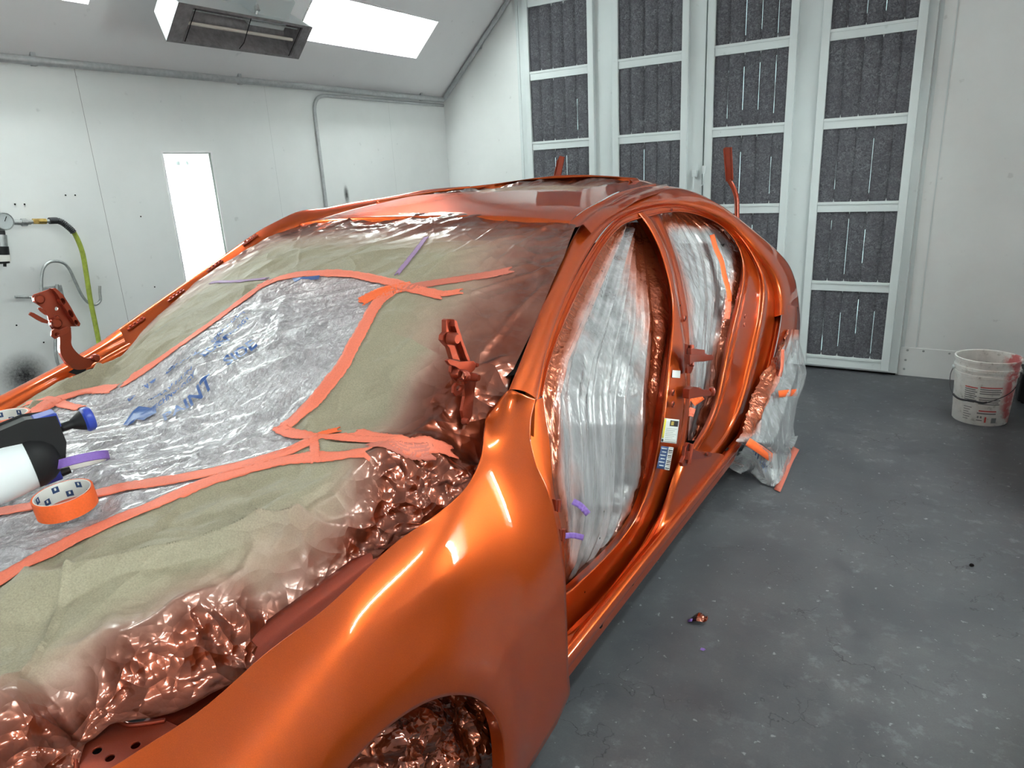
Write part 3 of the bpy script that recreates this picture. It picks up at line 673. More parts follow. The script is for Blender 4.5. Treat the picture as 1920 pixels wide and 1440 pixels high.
for (k, s, off) in ((0, 0, -.085), (0, .5, -.07), (1, 0, -.055), (1, .08, -.030), (1, .16, -.022), (1, .5, -.020), (1, .84, -.020), (1, .94, -.022), (2, 0, -.034), (2, .3, -.052), (2, .7, -.056), (2, 1, -.085)):
    pt = B[:, k]*(1-s) + B[:, k+1]*s
    rows.append(relax(np.array([side(p[0], p[1], off + ((-.044-off) if k == 1 else ((-.044+.036*s)-off if k == 2 else 0))*float(sm(8.0, 10.5, i_))) for i_, p in enumerate(pt)]), 1))
CP(gridmesh('center_pillar', grid(rows, 130, 50, same=True), M['paint']))
# ---- sill outer: swept profile along y
def sill_at(px, py, X): return hit(px, py, 'x', X)
Lt = sill_at(1063, 1235, -.700)[2]; Lb = sill_at(1069, 1265, -.735)[2]
prof = [(-.730, Lt-.004), (-.712, Lt+.004), (-.705, Lt+.003), (-.700, Lt), (-.700, Lt-.028), (-.708, Lt-.033), (-.728, Lt-.05), (-.737, Lt-.09), (-.738, Lb), (-.742, Lb-.01), (-.76, Lb-.008)]
ys = np.linspace(1.15, 3.12, 50)
G = np.array([[(x - (.02*sm(2.9, 3.12, y)), y, z + .02*sm(2.95, 3.12, y)) for y in ys] for x, z in prof])
CP(gridmesh('rocker_sill', grid(list(G), 50, 52), M['paint'], thick=.0015, offset=-1))
for px, py in ((1128,1163),(1187,1085),(1233,1018),(1276,960),(1312,910),(1345,867),(1363,846)):
    p = hit(px, py, 'x', -.7215)
    mb = MB().obox(p, (.004, 0, 0), (0, .014, .002), (0, -.002, .010)).obox(p+np.array([0, -.008, -.008]), (.004, 0, 0), (0, .0062, 0), (0, 0, .009)); CP(mb.build('clip_slot', M['black']))
# ---- upright face between the step and the sill strip
Tp = [(1058, 1196), (1075, 1186), (1092, 1168), (1140, 1122), (1176, 1075), (1218, 1018), (1248, 961), (1266, 905), (1280, 868), (1290, 838)]
Lp = [(1058, 1241), (1078, 1216), (1096, 1193), (1145, 1132), (1184, 1083), (1228, 1027), (1268, 977), (1303, 933), (1333, 895), (1362, 859)]
T3 = np.array([side(*p, -.008) for p in Tp]); L3 = np.array([hit(*p, 'x', -.7045) for p in Lp])
CP(gridmesh('sill_face', grid([T3+np.array([-.014, 0, .001]), T3, T3*.6+L3*.4+np.array([-.002, 0, 0]), L3+np.array([-.010, 0, .014]), L3], 90, 14, same=True), M['paint']))
# ---- hinge pillar behind the fender edge
hp_ = [((1000,752),(1018,745)),((996,790),(1024,790)),((996,830),(1030,828)),((1008,880),(1034,880)),((1024,910),(1037,912)),((1035,950),(1046,960)),((1045,1010),(1056,1015)),((1050,1080),(1061,1095)),((1052,1150),(1064,1160)),((1055,1230),(1070,1215))]
sa = np.array(hp_, float)
CP(gridmesh('hinge_pillar', grid([[side(*p, -.035) for p in sa[:, 0]], [side(*p, -.035) for p in (sa[:, 0]+sa[:, 1])/2], [side(*p, -.04) for p in sa[:, 1]]], 40, 6, same=True), M['paint']))
# backing so that no daylight shows through the seams, and the dark cabin behind; far and rear panels added to grey the door films
CP(MB().box((-2.40, 1.25, .16), (-.83, 3.0, .20)).build('cabin_floor', M['interior']))
CP(MB().box((-2.34, 1.5, .2), (-2.30, 3.4, .98)).build('far_side_inner', M['interior']))
CP(MB().box((-2.25, 3.36, .2), (-.95, 3.40, 1.1)).build('rear_bulkhead', M['interior']))
CP(MB().add([(-2.30, 1.5, 1.0), (-2.30, 3.4, 1.0), (-2.12, 3.0, 1.33), (-2.12, 2.0, 1.33)], [(0,1,2,3)]).build('far_side_dark_panel', M['interior']))
CP(MB().box((-2.3, 1.2, .2), (-.90, 1.23, .80)).build('firewall', M['interior']))
# ---- roof
RY = [1.87, 2.02, 2.2, 2.4, 2.7, 3.0, 3.18, 3.3]
eL = [-1.0, -1.02, -1.04, -1.075, -1.12, -1.16, -1.19, -1.24]
zE = [1.322, 1.350, 1.370, 1.386, 1.396, 1.400, 1.388, 1.355]
zM = [1.348, 1.372, 1.394, 1.416, 1.436, 1.442, 1.425, 1.40]
rr = []
for y, xe, ze, zm in zip(RY, eL, zE, zM):
    row = []
    for s in np.linspace(-1, 1, 11):
        hwid = abs(xe-XC); x = XC + s*hwid; z = zm - (zm-ze)*(abs(s)**3.2); row.append((x, y + (.05*abs(s)**2.5-.02)*float(np.interp(y, [1.87, 2.4], [1, 0])), z))
    rr.append(row)
rr.insert(0, [(x, y+.002, z-.014) for x, y, z in rr[0]]); RG = grid(rr, 90, 92)
# sunroof opening
def roofz(x, y):
    xe = np.interp(y, RY, eL); s = (x-XC)/abs(xe-XC); ze = np.interp(y, RY, zE); zm = np.interp(y, RY, zM); return zm-(zm-ze)*abs(s)**3.2
SR = (-1.98, -1.20, 2.34, 2.95)
cx = (RG[:-1, :-1, 0]+RG[1:, 1:, 0])/2; cy_ = (RG[:-1, :-1, 1]+RG[1:, 1:, 1])/2
op = (cx > SR[0]) & (cx < SR[1]) & (cy_ > SR[2]) & (cy_ < SR[3])
CP(gridmesh('roof_panel', RG, M['paint'], mask=~op))
# raised black-red channel (roof ditch) left and right
for sgn in (1, -1):
    pts = [np.array([XC + sgn*abs(x-XC)+sgn*.002, y+.02, z-.001]) for x, y, z in list(zip(eL, RY, zE))[:6]]
    pts = cr(pts, 50); o_ = np.array([sgn*1.0, 0, 0])
    CP(gridmesh('roof_ditch', np.array([pts, pts+o_*.004+np.array([0, 0, -.012]), pts+o_*.03+np.array([0, 0, -.012]), pts+o_*.05+np.array([0, 0, -.004]), pts+o_*.075+np.array([0, 0, -.03])]), M['paint']))
# far side rail and windshield pillar on the right
Ro = [(0, 748), (60, 716), (130, 675), (200, 632), (300, 562), (400, 492), (480, 436), (520, 414), (560, 396), (607, 390), (657, 380), (727, 369), (800, 356), (880, 349)]
RX = [-2.46, -2.45, -2.44, -2.42, -2.38, -2.33, -2.28, -2.26, -2.24, -2.23, -2.22, -2.21, -2.20, -2.20]
o3 = np.array([hit(x, y, 'x', X) for (x, y), X in zip(Ro, RX)])[3:]
ii = [(232, 650), (318, 592), (405, 520), (478, 462), (525, 430), (572, 413), (625, 399), (667, 389), (735, 379), (805, 366), (882, 358)]
i3 = np.array([hit(x, y, 'x', X+.055) for (x, y), X in zip(ii, RX[3:])])
CP(gridmesh('windshield_pillar', grid([o3+np.array([-.03, 0, -.03]), o3, o3*.5+i3*.5+np.array([0, 0, .006]), i3, i3+np.array([.01, 0, -.02])], 60, 14, same=True), M['paint']))
for (x, y) in ((243, 608), (320, 553), (393, 500), (464, 455)):     # trim clips on the far pillar
    k = np.argmin([abs(proj(p)[0]-x) for p in cr(o3, 200)]); p = cr(o3, 200)[k]*.55 + cr(i3, 200)[k]*.45 + np.array([.0, 0, .008]); d = cr(o3, 200)[min(k+6, 199)]-cr(o3, 200)[max(k-6, 0)]; d /= np.linalg.norm(d); c_ = np.cross(d, [0, 0, 1])
    mb = MB().obox(p, d*.035, c_*.009, np.array([0, 0, .003]))
    for q in (-.022, -.006, .010, .024): mb.obox(p+d*q+np.array([0, 0, .005]), d*.004, c_*.006, np.array([0, 0, .004]))
    CP(mb.build('trim_clip', M['hinge'], bevel=.001))
# far fender inner rail
fo = [hit(x, y, 'x', X) for x, y, X in ((-60, 772, -2.46), (0, 742, -2.46), (60, 712, -2.45), (130, 675, -2.44), (190, 640, -2.42), (222, 618, -2.41))]
fi = [hit(x, y, 'x', X) for x, y, X in ((-60, 795, -2.40), (0, 762, -2.40), (60, 728, -2.39), (130, 690, -2.38), (190, 655, -2.36), (232, 632, -2.35))]
fi = np.array(fi); fo = np.array(fo)
CP(gridmesh('far_fender_rail', grid([fo+np.array([-.02, 0, -.05]), fo, fo*.6+fi*.4+np.array([0, 0, .006]), fi, fi+np.array([.004, 0, -.02]), fi+np.array([.035, 0, -.022]), fi+np.array([.04, 0, -.12])], 40, 26, same=True), M['paint']))
CP(gridmesh('cowl_side', grid([[hit(x, y, 'x', -2.37) for x, y in ((128, 698), (170, 672), (232, 640))], [hit(x, y, 'x', -2.33) for x, y in ((150, 705), (200, 678), (240, 655))]], 12, 4), M['black']))

# ================================================================== masking over windshield and engine bay
XLY = [-.5, .2, .27, .30, .325, .36, .385, .42, .5, .63, .77, .87, .97, 1.05, 1.16, 1.22, 1.45, 1.70, 1.90]
XLX = [-.90, -.90, -.905, -.93, -.955, -.95, -.925, -.89, -.868, -.885, -.890, -.865, -.825, -.80, -.840, -.842, -.862, -.916, -.978]
def S0(X, Y):
    n = (X-XC)/.78
    yc = .90 + .34*np.clip(np.abs(n), 0, 1.1)**2.2; zc = 1.0 - .035*np.abs(n)**2
    hx = (X-XC)/.60; yh = 1.865 + .04*np.abs(np.clip(hx, -1.2, 1.2))**2.5; zh = 1.346 - .026*np.abs(np.clip(hx, -1.4, 1.4))**2.4
    t = (Y-yc)/(yh-yc); ws = zc + (zh-zc)*t + .035*np.sin(np.pi*np.clip(t, 0, 1))
    # engine bay
    ez = np.interp(Y, [-.6, 0, .3, .6, .9, 1.3], [.74, .80, .835, .885, .945, .965])
    dl = X - np.interp(Y, XLY, XLX); zed = np.interp(Y, [.3, .6, .95, 1.1], [.735, .745, .78, .86]); ez = ez + (zed-ez)*sm(-.13, .0, dl)
    eR = sm(-2.2, -2.42, X)*.05; ez = ez - eR
    k = sm(-.10, .16, t); z = ez*(1-k) + ws*k
    return z
def regions(X, Y, Z):
    px, py = proj(np.stack([X, Y, Z], -1)); return px, py
def inpoly(px, py, poly):
    r = np.zeros(px.shape, bool); n = len(poly)
    for i in range(n):
        x0, y0 = poly[i]; x1, y1 = poly[(i+1) % n]
        c = ((y0 > py) != (y1 > py)) & (px < (x1-x0)*(py-y0)/((y1-y0) if y1 != y0 else 1e-9)+x0); r ^= c
    return r
FILM = [(205,732),(330,655),(449,567),(500,524),(640,511),(735,538),(700,590),(660,660),(600,740),(525,805),(565,832),(400,897),(200,985),(0,1093),(-400,1300),(-900,1000),(-300,800),(60,785),(130,740)]
def sprayf(X, Y):
    dl = np.interp(Y, [-.5, .4, .8, 1.2, 1.45, 1.7, 1.96], [-.90, -.86, -.80, -.85, -.875, -.94, -1.02]) - X     # distance from the left edge
    a = 1-sm(.05, .27, dl + .06*(vnoise(X*6, Y*6, 2)-.5))
    b = .75*(1-sm(.05, .42, dl))*(Y > 1.25)
    hd = (1-sm(.02, .40, 1.88-Y))*.85; dr = X - np.interp(Y, [.9, 1.96], [-2.36, -2.2]); c = .65*(1-sm(.03, .36, dr))*sm(1.0, 1.3, Y)
    return np.clip(np.maximum.reduce([a*np.where(Y > 1.25, .8, 1.0), b, hd, c]), 0, 1)
def castS(px, py):
    d = ray(px, py); t = np.linspace(2e-4, .0032, 6000); X, Y, Z = d[0]*t, d[1]*t, H+d[2]*t
    ok = Z - (S0(X, Y)) < 0; k = int(np.argmax(ok)) if ok.any() else -1
    return np.array([X[k], Y[k]])
TAPELINES = [
    [(-160, 990), (0, 962), (90, 945), (190, 925), (400, 885), (500, 858), (560, 838), (600, 822)],
    [(-150, 1170), (0, 1092), (130, 1018), (200, 985), (300, 940), (400, 900), (470, 878), (540, 862), (620, 853), (690, 848)],
    [(530, 805), (600, 740), (640, 690), (668, 640), (690, 600), (712, 565), (740, 545)],
    [(228, 722), (330, 652), (400, 604), (449, 567), (480, 545), (505, 528)],
    [(485, 540), (530, 522), (600, 514), (660, 516), (720, 528), (780, 543), (830, 556)],
    [(735, 548), (790, 535), (860, 525), (920, 514), (958, 506)],
    [(676, 568), (700, 556), (740, 543), (765, 538)],
    [(790, 545), (830, 552), (864, 548)],
    [(520, 800), (545, 815), (590, 822), (640, 822), (690, 826), (760, 838), (850, 850)],
    [(590, 822), (610, 814), (634, 808)],
    [(668, 812), (700, 822), (755, 832)],
    [(588, 826), (590, 845), (592, 862)],
    [(690, 838), (760, 846), (810, 852)],
    [(215, 727), (170, 732), (120, 745), (85, 765), (50, 785)],
    [(48, 758), (90, 752), (150, 765)],
    [(35, 775), (50, 790), (60, 800)],
    [(800, 446), (780, 472), (745, 516)],
    [(395, 531), (440, 529), (500, 524)],
]
def crushf(X, Y, spray): return sm(.45, .9, spray)*(1-sm(-.05, .07, Y-1.10-1.0*(X+.85)))
TAPEPTS = [q for L_ in TAPELINES for q in cr(np.array([castS(*p) for p in L_]), max(4, int(sum(math.dist(L_[i], L_[i+1]) for i in range(len(L_)-1))/12)))]
def tapedist(X, Y):
    d = np.full(np.shape(X), 9.0)
    for p in TAPEPTS: d = np.minimum(d, (X-p[0])**2+(Y-p[1])**2)
    return np.sqrt(d)
def wrinkle(X, Y, film, spray):
    s = crushf(X, Y, spray)
    eng = 1-sm(.95, 1.15, Y)
    paper = crumple(X, Y, 4.2, 0)*(.040*eng+.012) + crumple(X*1.0, Y, 11, 2)*(.011*eng+.006)
    # long soft pleats on the engine bay paper, running with the sheet
    a, b = rot(X, Y, 1.0); paper = paper*.6 + (eng*.75+.25)*(.050*facet(b*6+30, a*2.0+30, 4) + .030*facet(b*14+30, a*4.5+30, 7) + .010*facet(b*32+30, a*14+30, 2))
    for q_, (an, fb, fa, hgt) in enumerate(((1.0, 4.5, 1.3, .032), (.55, 5.5, 1.8, .022), (1.5, 6, 1.6, .018), (2.3, 7, 2.4, .012))):
        a, b = rot(X+.3*q_, Y, an); paper = paper + (eng*.8+.2)*hgt*np.maximum(0, 1-np.abs(vnoise(a*fa+20, b*fb+20, q_)-.5)*20)
    paper = paper + (1-eng)*.003*np.sin(vnoise(a*3, b*3, 5)*16)
    fw = sm(.55, 1.0, Y); a, b = rot(X, Y, 1.0); foil = crumple(a*.55, b, 8, 3)*(.014+.022*fw) + crumple(a*.6, b, 20, 5)*(.013+.022*fw) + facet(b*55+9, a*30, 2)*.007
    fm_ = crumple(X, Y, 30, 1)*.0030 + crumple(X, Y, 5, 6)*.004
    a, b = rot(X, Y, .77); fm_ = fm_ + .040*facet(b*6.5+30, a*1.5+30, 3) + .018*facet(b*16+30, a*3+30, 6) + .006*facet(b*45+30, a*9+30, 1)
    for q_, (an, fb, fa, hgt) in enumerate(((.77, 5, 1.0, .010), (.55, 7, 1.3, .008), (1.0, 9, 1.6, .006), (.8, 12, 1.5, .005), (.6, 14, 2, .005))):
        a, b = rot(X+.3*q_, Y, an); fm_ = fm_ + hgt*np.maximum(0, 1-np.abs(vnoise(a*fa+20, b*fb+20, q_+3)-.5)*22)
    return np.where(film, fm_, paper*(1-s)+foil*s)*(.22+.78*sm(.012, .055, tapedist(X, Y)))
NX, NY = 540, 660
xs = np.linspace(-2.40, -.78, NX); ysv = np.linspace(-.55, 1.90, NY)
GX, GY = np.meshgrid(xs, ysv)
# keep inside the outline of the glass and the bay: squeeze columns
xl = np.interp(GY, XLY, XLX)
xr = np.interp(GY, [-.5, .6, .80, .95, 1.05, 1.2, 1.45, 1.70, 1.90], [-2.32, -2.31, -2.22, -2.20, -2.25, -2.34, -2.31, -2.26, -2.20])
u_ = (GX-xs[0])/(xs[-1]-xs[0]); GX = xr + (xl-xr)*u_
GZ0 = S0(GX, GY); ppx, ppy = regions(GX, GY, GZ0); isfilm = inpoly(ppx, ppy, FILM); spr = sprayf(GX, GY)
def Sfull(X, Y, film):
    return S0(X, Y) + wrinkle(X, Y, film, sprayf(X, Y))
edge = np.minimum(sm(0, .03, u_), sm(0, .03, 1-u_))*np.where(GY > 1.2, 1, 1)
edge = np.where(GY > 1.2, edge, 1)*sm(0, .03, 1.90-GY)
GZ = GZ0 + wrinkle(GX, GY, isfilm, spr)*edge
mk = empty('masking_sheets', (XC, 1.0, 1.0)); tag(mk, 'crinkled paper and plastic film taped over the windshield and engine bay', 'masking cover')
GG = np.stack([GX, GY, GZ], -1)
fmask = isfilm[:-1, :-1]
nspray = np.clip(spr + .0, 0, 1)
keep(gridmesh('masking_paper', GG, M['paper'], mask=~fmask, attr={'spray': nspray, 'crush': np.maximum(crushf(GX, GY, spr), .22*np.clip(spr*1.3-.3, 0, 1)*(GY > 1.2))}), mk)
fsp = np.clip(.35*sm(1.15, 1.5, GY)+.15*(1-sm(.1, .5, xl-GX)), 0, 1)
keep(gridmesh('masking_film', GG, M['film'], mask=fmask, attr={'spray': fsp}), mk)
# bunched skirt of painted foil in the corner by the fender
def film_at(X, Y):
    a, b = regions(X, Y, S0(X, Y)); return inpoly(np.atleast_1d(a), np.atleast_1d(b), FILM).reshape(np.shape(X))
def surfz(X, Y):
    X = np.asarray(X, float); Y = np.asarray(Y, float); return Sfull(X, Y, film_at(X, Y))
def smooth_surf(X, Y, r=.012):
    z = [surfz(X+dx, Y+dy) for dx in (-r, 0, r) for dy in (-r, 0, r)]; return np.maximum(np.mean(z, axis=0), surfz(X, Y))
def tape(pts, wd=.036, mat='tape', name='tape_strip', lift=.0025, label=None, ends=(1, 1)):
    C = cr(np.array([castS(*p) for p in pts]), max(12, len(pts)*14)); T = np.gradient(C, axis=0); T /= np.linalg.norm(T, axis=1)[:, None]+1e-9; Nn = np.stack([-T[:, 1], T[:, 0]], 1)
    rows = []
    for s in np.linspace(-1, 1, 7):
        jag = .0015*np.array([random.uniform(-1, 1) for _ in C]) if abs(s) == 1 else 0
        q = C + Nn*(s*wd/2) + (Nn.T*jag).T; q[0] += T[0]*(.006*math.sin(s*5+len(pts))); q[-1] -= T[-1]*(.008*math.cos(s*4))
        rows.append(np.c_[q, smooth_surf(q[:, 0], q[:, 1])+lift])
    o = keep(gridmesh(name, np.array(rows), M[mat], thick=.0004), mk)
    if label: o['label'] = label
    return o
tape(TAPELINES[0])
tape(TAPELINES[1])
tape(TAPELINES[2])
tape(TAPELINES[3], .026, 'tape')
tape(TAPELINES[4], .034, 'tape')
tape(TAPELINES[5], .030, 'tapedull')
tape(TAPELINES[6], .045, 'tapeb')
tape(TAPELINES[7], .024, 'tape')
tape(TAPELINES[8], .030, 'tape')
tape(TAPELINES[9], .022, 'tapeb')
tape(TAPELINES[10], .036, 'tape')
tape(TAPELINES[11], .020, 'tape')
tape(TAPELINES[12], .024, 'tapedull')
tape(TAPELINES[13], .040, 'tape')
tape(TAPELINES[14], .030, 'tape')
tape(TAPELINES[15], .034, 'tapeb')
tape(TAPELINES[16], .016, 'purpled', 'purple_tape_strip', label='dusty purple tape strip')
tape(TAPELINES[17], .014, 'purpled', 'purple_tape_strip', label='dusty purple tape strip')
# printing on the film
def surf_text(txt, p0, p1, hgt=None, mat='ink', name='printed_word', squash=1.0):
    cu = bpy.data.curves.new('t', 'FONT'); cu.body = txt; cu.size = 1; cu.resolution_u = 2; cu.offset = .022; ob = bpy.data.objects.new('t', cu); COL.objects.link(ob)
    dg = bpy.context.evaluated_depsgraph_get(); dg.update(); me = bpy.data.meshes.new_from_object(ob.evaluated_get(dg)); bpy.data.objects.remove(ob)
    bm = bmesh.new(); bm.from_mesh(me)
    for _ in range(3):
        es = [e_ for e_ in bm.edges if e_.calc_length() > .07]
        if not es: break
        bmesh.ops.subdivide_edges(bm, edges=es, cuts=1); bmesh.ops.triangulate(bm, faces=bm.faces[:])
    bm.to_mesh(me); bm.free()
    V = np.array([v.co[:2] for v in me.vertices]); V[:, 0] -= V[:, 0].min(); W = V[:, 0].max()
    a, b = castS(*p0), castS(*p1); d = b-a; L = np.linalg.norm(d); sc = L/W; d /= L; n = np.array([-d[1], d[0]])
    hs = (hgt/.72) if hgt else sc
    # slight slide so folds swallow parts of the letters, as on the real film
    Q = a + np.outer(V[:, 0]*sc, d) + np.outer(V[:, 1]*hs, n)
    z = smooth_surf(Q[:, 0], Q[:, 1], .007)+.006
    for i, v in enumerate(me.vertices): v.co = (Q[i, 0], Q[i, 1], z[i])
    o = link(name, me, M[mat], None, smooth=False); keep(o, mk); return o
surf_text('PAINT', (310, 795), (402, 728), .042); surf_text('SIDE', (428, 692), (483, 650), .042)
surf_text('SPRAY GUN', (280, 762), (362, 706), .016); surf_text('TECHNOLOGY', (283, 776), (368, 714), .016)
surf_text('VO', (274, 738), (297, 716), .036); surf_text('D', (243, 762), (258, 752), .03); surf_text('SHTL', (312, 712), (376, 668), .036); surf_text('EDIN', (385, 680), (432, 640), .030)
surf_text('TECHNOLOGY', (402, 655), (470, 605), .014); surf_text('SPRAY GUN', (398, 640), (462, 598), .014)
surf_text('SPRAY GUN', (-30, 905), (62, 870), .018); surf_text('TECHNOLOGY', (-45, 935), (75, 885), .018); surf_text('SIDE', (-40, 975), (76, 915), .040)
for pl in ([(232, 802), (250, 778), (262, 770), (284, 768), (290, 776), (270, 790), (250, 790), (240, 806)], [(262, 782), (292, 764), (294, 776), (268, 790)], [(548, 524), (600, 519), (598, 524), (552, 530)]):
    q = [castS(*p) for p in pl]; c = np.mean(q, axis=0); mb = MB(); m_ = 6; n = len(q); vs = []
    for r_ in range(m_+1):
        for k in range(n): w0 = c+(q[k]-c)*r_/m_; vs.append((w0[0], w0[1], float(smooth_surf(w0[0], w0[1], .008))+.004))
    fs = [(r_*n+k, r_*n+(k+1) % n, (r_+1)*n+(k+1) % n, (r_+1)*n+k) for r_ in range(m_) for k in range(n)]
    keep(MB().add(vs, fs).build('printed_logo', M['ink']), mk)

# ---- inner fender rail in the gap, holes bracket at bottom left
ra = [hit(x, y, 'z', z) for x, y, z in ((150, 1500, .68), (260, 1410, .70), (400, 1290, .73), (520, 1190, .76), (640, 1100, .78), (760, 1010, .79))]
ra = np.array(ra)
CP(gridmesh('inner_fender_rail', grid([ra+np.array([-.05, 0, -.16]), ra+np.array([-.045, 0, .0]), ra+np.array([-.02, 0, .004]), ra+np.array([-.012, 0, -.008]), ra+np.array([.02, 0, -.012]), ra+np.array([.06, 0, -.05])], 60, 20, same=True), M['hinge']))
bz = .729
bpoly = [(140, 1500), (148, 1392), (205, 1352), (222, 1350), (240, 1358), (262, 1357), (310, 1350), (340, 1364), (360, 1372), (300, 1450), (270, 1500)]
CP(plate('radiator_support_plate', bpoly, bz, .003, M['hinge'], axis='z', holes=[circ(182, 1407, 10, 6, rot=-.5), circ(254, 1397, 10, 6, rot=-.5), circ(206, 1421, 10, 6, rot=-.5)], bevel=.0008))
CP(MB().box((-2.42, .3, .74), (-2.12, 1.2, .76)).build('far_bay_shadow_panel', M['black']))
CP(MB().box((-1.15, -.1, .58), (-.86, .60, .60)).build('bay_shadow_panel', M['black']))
CP(MB().tube(cr([hit(x, y, 'z', bz+.002) for x, y in ((146, 1480), (149, 1394), (206, 1353), (222, 1351), (240, 1359), (262, 1358), (310, 1351))], 40), .0035, 8).build('plate_rim', M['hinge'], angle=60))

# ---- wheel arch: crumpled painted masking in the front arch
tt = np.linspace(-1.1, math.pi+1.1, 110); rr_ = np.linspace(.0, 1, 70); TT, RR = np.meshgrid(tt, rr_)
R_ = .46*RR; Xw = -.88 + .12*np.sqrt(np.clip(1-(RR/1.0)**2, 0, 1)) ; Yw = .62 - R_*np.cos(TT)*1.35; Zw = .28 + R_*np.sin(TT)*.92
Xw = Xw + crumple(Yw, Zw, 13, 2)*.085 + crumple(Yw, Zw, 40, 1)*.02
wm = gridmesh('wheel_arch_masking', np.stack([Xw, Yw, Zw], -1), M['foil']); tag(wm, 'crumpled painted masking stuffed in the front wheel arch', 'masking')
CP(MB().lathe([(.05, 0), (.30, 0), (.32, .02), (.32, .2), (.30, .22), (.05, .22)], c=(-1.27, .585, .32), n=36, M=np.array([[0,0,1],[0,1,0],[1,0,0]])).build('front_wheel', M['rubber'], angle=40))
CP(MB().lathe([(.05, 0), (.30, 0), (.32, .02), (.32, .2), (.30, .22), (.05, .22)], c=(-1.05, 3.35, .32), n=36, M=np.array([[0,0,1],[0,1,0],[1,0,0]])).build('rear_wheel', M['rubber'], angle=40))
CP(MB().lathe([(.05, 0), (.30, 0), (.32, .02), (.32, .2), (.30, .22), (.05, .22)], c=(-2.45, .585, .32), n=36, M=np.array([[0,0,1],[0,1,0],[1,0,0]])).build('front_wheel', M['rubber'], angle=40))
CP(MB().lathe([(.05, 0), (.30, 0), (.32, .02), (.32, .2), (.30, .22), (.05, .22)], c=(-2.45, 3.35, .32), n=36, M=np.array([[0,0,1],[0,1,0],[1,0,0]])).build('rear_wheel', M['rubber'], angle=40))

# ---- film across the door openings
def opening_film(name, rows, off, depth, label, folds, nr=170, nc=120, seed=0, conv=(.5, 1)):
    R = np.array([(y, a, b) for y, a, b in rows], float); yy = np.linspace(R[0, 0], R[-1, 0], nr); a = np.interp(yy, R[:, 0], R[:, 1]); b = np.interp(yy, R[:, 0], R[:, 2])
    G = np.zeros((nr, nc, 3)); sc = np.linspace(0, 1, nc)
    L = np.array([side(x-2, y, off) for x, y in zip(a, yy)]); Rr = np.array([side(x+2, y, off) for x, y in zip(b, yy)]); Mi = np.array([side((x0+x1)/2, y, off-depth) for x0, x1, y in zip(a, b, yy)])
    for i in range(nr):
        s = sc[:, None]; G[i] = L[i]*(1-s)*(1-2*s) + 4*Mi[i]*s*(1-s)*1.0 + Rr[i]*s*(2*s-1)
    v, u2 = np.meshgrid(np.linspace(0, 1, nr), sc, indexing='ij')
    d = np.minimum(np.minimum(u2, 1-u2)*(b-a)[:, None], np.minimum(v, 1-v)*(R[-1, 0]-R[0, 0]))   # pixels from the rim
    rim = 1-sm(0, np.where(u2 < .4, 13, 34), d)
    uu = (u2-conv[0])*(1-.45*v)+conv[0]
    f = folds*(.050*(vnoise(uu*22+3, v*1.1+seed, 1)-.5) + .035*np.abs(vnoise(uu*40, v*1.3+seed, 4)-.5) + .030*facet(uu*14, v*1.5+seed, 3)) + .03*(vnoise(uu*5, v*3+seed, 5)-.5)
    cru = crumple(G[..., 1]*1.0, G[..., 2], 22, seed)*.022 + crumple(G[..., 1], G[..., 2], 60, seed+1)*.008
    G[..., 0] += f*(1-rim) + cru*rim*sm(0, 14, d)
    up_ = sm(.55, 0, v)*.0
    spray = np.clip(rim*1.05 + .55*(1-sm(0, .25, v))*0, 0, 1)
    return G, spray, u2, v, d
rows_f = [(417,1166,1202),(440,1144,1222),(480,1119,1234),(526,1095,1246),(600,1060,1255),(672,1029,1247),(742,1018,1234),(825,1030,1218),(908,1036,1205),(960,1046,1187),(1000,1052,1162),(1054,1058,1110),(1098,1060,1064)]
G, sp, u2, v2, d2 = opening_film('f', rows_f, -.085, .055, '', 1.0, seed=1, conv=(.35, 1))
stk = vnoise(u2*30+3, v2*2, 3); sp = np.clip(sp + .80*(1-sm(.0, .36, v2 + .35*(.6-u2)))*sm(.2, .5, u2) + .55*(1-sm(.05, .40, u2))*stk + .55*sm(.55, .95, u2)*(.3+stk)*(1-sm(.45, .8, v2)), 0, 1)
f1_ = gridmesh('front_door_film', G, M['doorfilm'], attr={'spray': sp}); tag(f1_, 'pleated clear film closing the front door opening, painted orange round its rim', 'masking film', 'door opening films')
rows_r = [(396,1250,1268),(402,1243,1312),(415,1241,1342),(430,1248,1362),(455,1261,1382),(492,1274,1391),(522,1282,1388),(562,1292,1379),(613,1295,1367),(658,1297,1357),(705,1297,1349),(744,1296,1342),(777,1294,1331),(800,1293,1321),(826,1292,1304)]
G, sp, u2, v2, d2 = opening_film('r', rows_r, -.085, .05, '', .35, seed=4)
sp = np.clip(sp*np.where(u2 > .45, 1, .4) + .9*(1-sm(.02, .12, v2)), 0, 1)
f2_ = gridmesh('rear_door_film', G, M['doorfilm'], attr={'spray': sp}); tag(f2_, 'smooth clear film closing the rear door opening with a bright orange tape streak', 'masking film', 'door opening films')
def ptape(par, pts, X_off, wpx_, mat, name='tape_strip', label=None):     # tape stuck on an opening film, width in pixels at its place
    C = cr(np.array(pts, float), 30); T = np.gradient(C, axis=0); T /= np.linalg.norm(T, axis=1)[:, None]; Nn = np.stack([-T[:, 1], T[:, 0]], 1)
    rows = [[side(*(c+n*s*wpx_/2), X_off + .004*vnoise(np.array(i*.5), np.array(s*2.+3), 2)) for i, (c, n) in enumerate(zip(C, Nn))] for s in (-1, -.3, .3, 1)]
    o = gridmesh(name, np.array(rows), M[mat], par, thick=.0004)
    if label: o['label'] = label
    return o
ptape(f2_, [(1335, 440), (1342, 465), (1353, 490), (1358, 515), (1366, 545), (1368, 565)], -.080, 9, 'tapeb', label='torn bright orange tape')
ptape(f2_, [(1366, 560), (1365, 580), (1363, 598)], -.080, 11, 'tape')
